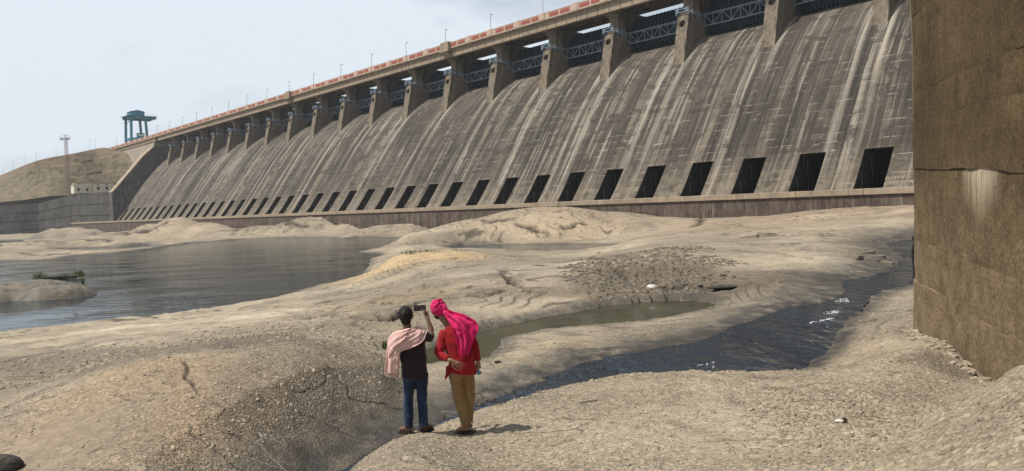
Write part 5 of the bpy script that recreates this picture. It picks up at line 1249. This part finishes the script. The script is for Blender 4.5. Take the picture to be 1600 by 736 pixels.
fuse('body', bm, M_skin, p3, .009, 3)
bm = bmesh.new(); ball(bm, HP3(0, -.014, .03), (.09, .104, .11), 14); fuse('hair', bm, M_hair, p3, .009, 1, .006, 30)
bm = bmesh.new(); tube(bm, [(0, 0, .74), (0, 0, .9), (0, 0, 1.15), (0, 0, 1.3), (0, 0, 1.4)], [(.18, .13), (.17, .12), (.19, .13), (.18, .1), (.08, .07)], 16)
for sx in (-1, 1): tube(bm, [(sx * .14, 0, 1.32), (sx * .215, -.02, 1.08), (sx * .2, .03, .9)], [.07, .06, .05], 10)
fuse('jacket', bm, M_black, p3, .012, 3, .012, 7)
bm = bmesh.new()
for sx in (-1, 1): tube(bm, [(sx * .07, 0, .86), (sx * .09, .02, .46), (sx * .09, 0, .1)], [.1, .075, .06], 12)
fuse('trousers', bm, M_black, p3, .012, 3, .01, 7)

# ------------------------------------------------------------------ small things lying about
def hz(x, y): return float(H_full(np.array([x]), np.array([y]))[0])
def rockmesh(seed, sub=2, flat=.6, rough=.35):
    bm = bmesh.new(); bmesh.ops.create_icosphere(bm, subdivisions=sub, radius=1); rr = random.Random(seed); o_ = Vector((rr.uniform(0, 50), rr.uniform(0, 50), 0))
    for v in bm.verts:
        c = v.co; n = float(fbm(np.array([c.x + o_.x + c.z * .6]), np.array([c.y + o_.y + c.z * .8]), .9, 3, seed)[0]); c *= 1 + rough * n; c.z *= flat
    me_ = bpy.data.meshes.new('stone'); bm.to_mesh(me_); bm.free(); return me_
M_rk = m_conc('loose_rock', (0.2, 0.165, 0.12), (0.33, 0.28, 0.21), streak=False, sc=2.0); M_rkd = m_conc('dark_rock', (0.03, 0.026, 0.022), (0.075, 0.065, 0.055), streak=False, sc=3.0)
M_rkw = plain('pale_stone', (0.6, 0.57, 0.5), .9, .1, 5)
def rock(px, py, r, mat, label, cat='rock', seed=1, flat=.6, sx=1.3, name='rock', rz=0, sink=.3):
    p = ground_at(px, py) if not isinstance(px, Vector) else px; me_ = rockmesh(seed, 3, flat); o = link_mesh(name, me_, mat); o.location = (p.x, p.y, p.z + r * flat * (1 - sink * 2)); o.scale = (r * sx, r, r); o.rotation_euler = (0, 0, rz); tag(o, label, cat); return o
rock(1018, 451, .16, M_rkw, 'small white rounded stone on the dark rubble slope', seed=3, flat=.7)
rock(778, 567, .07, M_rkd, 'small black stone at the lip of the green pool', seed=4)
rock(-2, 738, .2, M_rkd, 'dark rounded boulder in the bottom left corner', seed=5, flat=.8, sx=1.6)
rock(1130, 452, .25, M_rkd, 'dark flat rock beside the head of the green pool', seed=8, flat=.35, sx=2.6)
# dark weedy snag beyond the left islet
for i, (x, y, r) in enumerate([(74, 436, .26), (84, 435.5, .3), (94, 435, .34), (104, 434, .48), (113, 434.5, .34)]):
    p = inv(x, y, 0.05); rock(p, 0, r, M_rkd, ['low black rock at the left end of the snag behind the islet', 'second black rock from the left in the snag behind the islet', 'middle black rock of the snag behind the islet', 'tallest black rock of the snag behind the islet', 'rightmost black rock of the snag behind the islet'][i], seed=20 + i, flat=.6, sx=1.9, sink=.1)['group'] = 'black rocks behind the islet'
# broken slabs: (x, y, size) groups
M_rkm = m_conc('brown_wet_rock', (0.11, 0.09, 0.068), (0.2, 0.165, 0.125), streak=False, sc=2.5)
def slab(px, py, w, d, h, rz, label, group, tilt=(0, 0), mat=None, seed=0):
    rr = random.Random(seed * 7 + int(px)); p = ground_at(px, py); n = rr.randint(6, 8); bm = bmesh.new(); pr_ = [(w * cos(2 * pi * k / n + rr.uniform(-.25, .25)) * rr.uniform(.75, 1), d * sin(2 * pi * k / n + rr.uniform(-.2, .2)) * rr.uniform(.75, 1)) for k in range(n)]
    prism(bm, pr_, 'z', 0, h); bmesh.ops.bevel(bm, geom=bm.edges[:], offset=h * .12, segments=1, affect='EDGES'); o = obj('rock_slab', bm, mat or M_rk); o.location = (p.x, p.y, p.z - h * .5); o.rotation_euler = (tilt[0], tilt[1], rz); tag(o, label, 'rock', group)
SL = [(1190, 322, 1.6, 1.1, .7, 'cream slab at the left foot of the pale outcrop by the toe wall'), (1205, 318, 1.9, 1.3, .8, 'upper cream slab of the pale outcrop by the toe wall'), (1225, 322, 2.3, 1.4, .6, 'widest cream slab of the pale outcrop by the toe wall'), (1172, 331, 1.2, .8, .7, 'stubby cream slab at the lower left of the pale outcrop'),
      (1372, 402, .55, .35, .25, 'broken slab in the stream bend, nearest the water'), (1355, 396, .7, .45, .25, 'broken slab above the stream bend'), (1340, 402, .6, .4, .2, 'left broken slab at the stream bend'), (1385, 412, .5, .3, .22, 'small wet slab at the stream edge below the bend')]
for i, (x, y, w, d, h, lb) in enumerate(SL): slab(x, y, w, d, h, i * .7, lb, None, ((i % 3 - 1) * .12, (i % 2) * .15 - .07), M_rk if i < 4 else M_rkm, i)
# litter and twigs
lt = empty('litter', ground_at(1315, 660), .4); tag(lt, 'crumpled dark and white wrapper lying on the bare rock at right', 'litter')
for i, (m_, c, s) in enumerate(((M_white, (-.035, 0, .02), (.05, .03, .022)), (M_leath, (.04, .0, .022), (.05, .035, .025)))):
    me_ = rockmesh(50 + i, 2, 1, .8); o = link_mesh('wrapper', me_, m_, lt); o.location = c; o.scale = s
def twig(px, py, l, rz, label, mat=M_leath, r=.007):
    p = ground_at(px, py); bm = bmesh.new(); tube(bm, [(-l / 2, 0, .015), (-l * .1, l * .06, .02), (l * .2, l * .02, .02), (l / 2, l * .12, .012)], [r, r, r * .8, r * .4], 6); o = obj('twig', bm, mat); o.location = p; o.rotation_euler.z = rz; tag(o, label, 'twig')
twig(922, 629, .3, .25, 'thin dark twig lying on the rock right of the person in red'); twig(795, 432, .7, 1.9, 'pale stick lying on the middle ridge', M_rkw, .02)
# grass tufts and water weed
M_gr = plain('green_weed', (0.07, 0.10, 0.03), .8, .4, 3)
def tuft(px, py, n, h, w, label, level_z=None, seed=0, kind=None):
    p = inv(px, py, level_z) if level_z is not None else ground_at(px, py); rr = random.Random(seed + int(px)); bm = bmesh.new()
    for i in range(n):
        a_, d_ = rr.uniform(0, 2 * pi), rr.uniform(0, w); x, y = cos(a_) * d_, sin(a_) * d_; hh = h * rr.uniform(.5, 1); lx, ly = rr.uniform(-.4, .4) * hh, rr.uniform(-.4, .4) * hh; wd = h * .035
        q = [(x - wd, y, 0), (x + wd, y, 0), (x + wd * .7 + lx * .4, y + ly * .4, hh * .6), (x - wd * .7 + lx * .4, y + ly * .4, hh * .6), (x + lx, y + ly, hh)]; vs = [bm.verts.new(v) for v in q]; bm.faces.new(vs[:4]); bm.faces.new((vs[3], vs[2], vs[4]))
    o = obj('grass_tuft', bm, M_gr); o.location = p; tag(o, label, None if kind else 'grass', None, kind)
tuft(607, 548, 90, .34, .2, 'green grass tuft at the pool edge left of the person with the phone'); tuft(62, 436, 60, .8, .7, 'grass tuft at the left end of the black rocks', .1); tuft(124, 433, 70, .8, .5, 'grass tuft at the right end of the black rocks', .1); tuft(130, 446, 14, .8, .08, 'single reed clump at the right tip of the islet', .1)
for i, (x, y, n, h, w, lb) in enumerate([(665, 383, 160, .6, 1.8, 'green weed fringe below the big dome, left clump'), (712, 381, 130, .5, 1.8, 'green weed fringe below the big dome, middle clump'), (800, 380, 90, .45, 2.2, 'green weed fringe along the far bank of the channel'), (640, 385, 60, .8, .8, 'taller weed clump on the spit in the pool'), (935, 378, 70, .5, 1.5, 'weed clump at the right end of the channel'),
                                            (160, 388, 70, 1.0, 2.5, 'weed fringe on the far left shore')]): tuft(x, y, n, h * .45, w, lb, kind='stuff')

# flakes: thin loose chips, far too many to count
def flakes(n, r0, r1, smin, smax, name, label, seed=1, band=(-.72, .72), mat=None, soft=None):
    rg = np.random.default_rng(seed); r = np.exp(rg.uniform(math.log(r0), math.log(r1), n)); an = rg.uniform(band[0], band[1], n); x = r * np.sin(an); y = r * np.cos(an); zz, wet, cr_, g, mk = H_full(x, y, True)
    keep = (wet < .5) & (rg.uniform(0, 1, n) < (.12 + .88 * g))
    for poly, *_ in WATERS[5:]: keep &= sdf(x, y, poly) > .1
    keep &= sdf(x, y, POND) > .1
    if soft: 
        e0 = ((an - (band[0] + band[1]) / 2) / ((band[1] - band[0]) / 2)) ** 2 + ((r - (r0 + r1) / 2) / ((r1 - r0) / 2)) ** 2
        keep = (e0 + .9 * fbm(x, y, .35, 4, seed) + rg.uniform(-.25, .25, n) < .8) & (wet < .6) & (sdf(x, y, WATERS[5][0]) > .1)
    x, y, zz, g = x[keep], y[keep], zz[keep], g[keep]; n = len(x); e = .03
    gx = (H_full(x + e, y) - H_full(x - e, y)) / (2 * e); gy = (H_full(x, y + e) - H_full(x, y - e)) / (2 * e); gx = np.clip(gx, -.6, .6); gy = np.clip(gy, -.6, .6)
    K = 5; s = (smin + (smax - smin) * rg.uniform(0, 1, n) ** 3.5) * (.75 + .03 * np.hypot(x, y)); el = rg.uniform(.5, .95, n); a0 = rg.normal(.3, .9, n); th_ = s * rg.uniform(.15, .4, n); tx = gx + rg.normal(0, .13, n); ty = gy + rg.normal(0, .13, n) 
    P = np.zeros((n, 2 * K, 3))
    for k in range(K):
        a_ = 2 * pi * k / K + rg.uniform(-.35, .35, n); rr = rg.uniform(.7, 1.0, n); u = s * rr * np.cos(a_); v = s * el * rr * np.sin(a_); dx_ = u * np.cos(a0) - v * np.sin(a0); dy_ = u * np.sin(a0) + v * np.cos(a0); dz_ = dx_ * tx + dy_ * ty
        P[:, k] = np.stack([x + dx_, y + dy_, zz + dz_ + th_ * .75], 1); P[:, K + k] = np.stack([x + dx_ * 1.06, y + dy_ * 1.06, zz + dz_ - th_ * .5], 1)
    base_ = (np.arange(n) * 2 * K)[:, None]; top = base_ + np.arange(K)[None]; sides = np.stack([base_ + K + np.arange(K), base_ + K + (np.arange(K) + 1) % K, base_ + (np.arange(K) + 1) % K, base_ + np.arange(K)], -1).reshape(-1, 4)
    me_ = bpy.data.meshes.new(name); me_.vertices.add(n * 2 * K); me_.vertices.foreach_set('co', P.astype(np.float32).ravel()); lp = np.concatenate([top.ravel(), sides.ravel()]).astype(np.int32); me_.loops.add(len(lp)); me_.loops.foreach_set('vertex_index', lp)
    st_ = np.concatenate([np.arange(n) * K, n * K + np.arange(len(sides)) * 4]).astype(np.int32); me_.polygons.add(len(st_)); me_.polygons.foreach_set('loop_start', st_); me_.update(calc_edges=True)
    at = me_.attributes.new('shade', 'FLOAT', 'POINT'); at.data.foreach_set('value', np.repeat(rg.uniform(0, 1, n), 2 * K).astype(np.float32)); o = link_mesh(name, me_, mat or M_flake); tag(o, label, kind='stuff'); return o
def m_flake(k=1.0, nm='stone_flakes'):
    t = NT(nm, .92, .2); o = t.tc(); a = t.attr('shade'); big = t.noise(o, .5, 4, .6)
    c = t.mix(a, tuple(k * q for q in (0.19, 0.155, 0.112)), tuple(k * q for q in (0.37, 0.315, 0.235))); c = t.mix(t.rng(big, .45, .7, 0, .55), c, (0.17, 0.14, 0.105)); t.color(c); return t.m
M_flake = m_flake(); M_flake_dark = m_flake(.5, 'dark_stone_flakes')
flakes(52000, 4.2, 26, .007, .036, 'rock_chips', 'thin stone flakes strewn over the near rock')
flakes(7000, 9, 50, .014, .05, 'rubble', 'coarser broken stones on the dark slopes', seed=5)
flakes(9000, 5, 12, .02, .06, 'rock_chips', 'coarse tilted flakes on the bank at the lower right', seed=12, band=(.30, .72))
flakes(7000, 26, 46, .02, .12, 'rubble', 'dark broken rubble on the slope above the green pool', seed=21, band=(.06, .31), mat=M_flake_dark, soft=1)
flakes(5000, 17, 30, .02, .08, 'rubble', 'grey broken stones on the left bank of the pool', seed=22, band=(-.66, -.1), soft=1)
# rubble line at the foot of the brown wall
rg = random.Random(9); bm = bmesh.new()
for i in range(150):
    t = rg.uniform(-1.5, LB + .4); off = rg.gauss(.12, .1); p = pA + dd * t - dn * (abs(off) + .02); zz = hz(p.x, p.y); s = rg.uniform(.02, .075)
    M_ = Matrix.Translation((p.x, p.y, zz + s * .2)) @ Matrix.Rotation(rg.uniform(0, 6), 4, 'Z') @ Matrix.Diagonal((s * 1.3, s, s * .6, 1)); r_ = bmesh.ops.create_icosphere(bm, subdivisions=1, radius=1, matrix=M_)
    for v in r_['verts']: v.co += Vector((rg.uniform(-.2, .2), rg.uniform(-.2, .2), rg.uniform(-.2, .2))) * s
tag(obj('rubble', bm, M_rk), 'line of small broken stones along the foot of the brown wall', kind='stuff')
# foam on the stream
M_foam = plain('white_foam', (.75, .77, .78), .7, .05, 5)
def foam(px, py, n, rx, ry, label, zz):
    c = inv(px, py, zz); bm = bmesh.new()
    for i in range(n):
        a_ = rg.uniform(0, 2 * pi); d_ = rg.uniform(0, 1) ** .7; s = rg.uniform(.005, .02) * (.5 + rx); M_ = Matrix.Translation((c.x + cos(a_) * d_ * rx * 1.5, c.y + sin(a_) * d_ * ry + cos(a_) * d_ * rx * 1.1, zz + .01)) @ Matrix.Rotation(.5 + rg.uniform(-.4, .4), 4, 'Z') @ Matrix.Diagonal((s * 2.2, s * .8, s * .5, 1)); bmesh.ops.create_icosphere(bm, subdivisions=1, radius=1, matrix=M_)
    tag(obj('foam', bm, M_foam), label, kind='stuff')
foam(1330, 467, 150, .55, .4, 'white foam where the stream drops', 1.375); foam(1310, 487, 110, .5, .3, 'white foam below the drop', 1.345); foam(1236, 497, 26, .3, .25, 'small foam patch mid stream', 1.28); foam(812, 624, 30, .2, .12, 'foam at the near bank of the stream', 1.13); foam(1290, 500, 60, .6, .12, 'thin line of foam flecks down the middle of the stream', 1.33); foam(1210, 530, 40, .5, .1, 'thin foam line in the wide part of the stream', 1.25); foam(1100, 570, 20, .3, .05, 'thin foam line in the lower stream', 1.21); foam(1160, 515, 14, .3, .2, 'foam flecks by the far bank', 1.25)

# ------------------------------------------------------------------ air
bm = bmesh.new(); box(bm, -1300, 1300, -1300, 1300, -4.5, 75)
hzm = bpy.data.materials.new('haze'); hzm.use_nodes = True; n_ = hzm.node_tree.nodes; n_.clear(); ou = n_.new('ShaderNodeOutputMaterial'); pv = n_.new('ShaderNodeVolumePrincipled'); pv.inputs['Density'].default_value = .00018; pv.inputs['Color'].default_value = (.92, .95, 1, 1); pv.inputs['Anisotropy'].default_value = .2
hzm.node_tree.links.new(pv.outputs[0], ou.inputs['Volume']); tag(obj('haze', bm, hzm), 'thin pale haze in the air', kind='stuff')
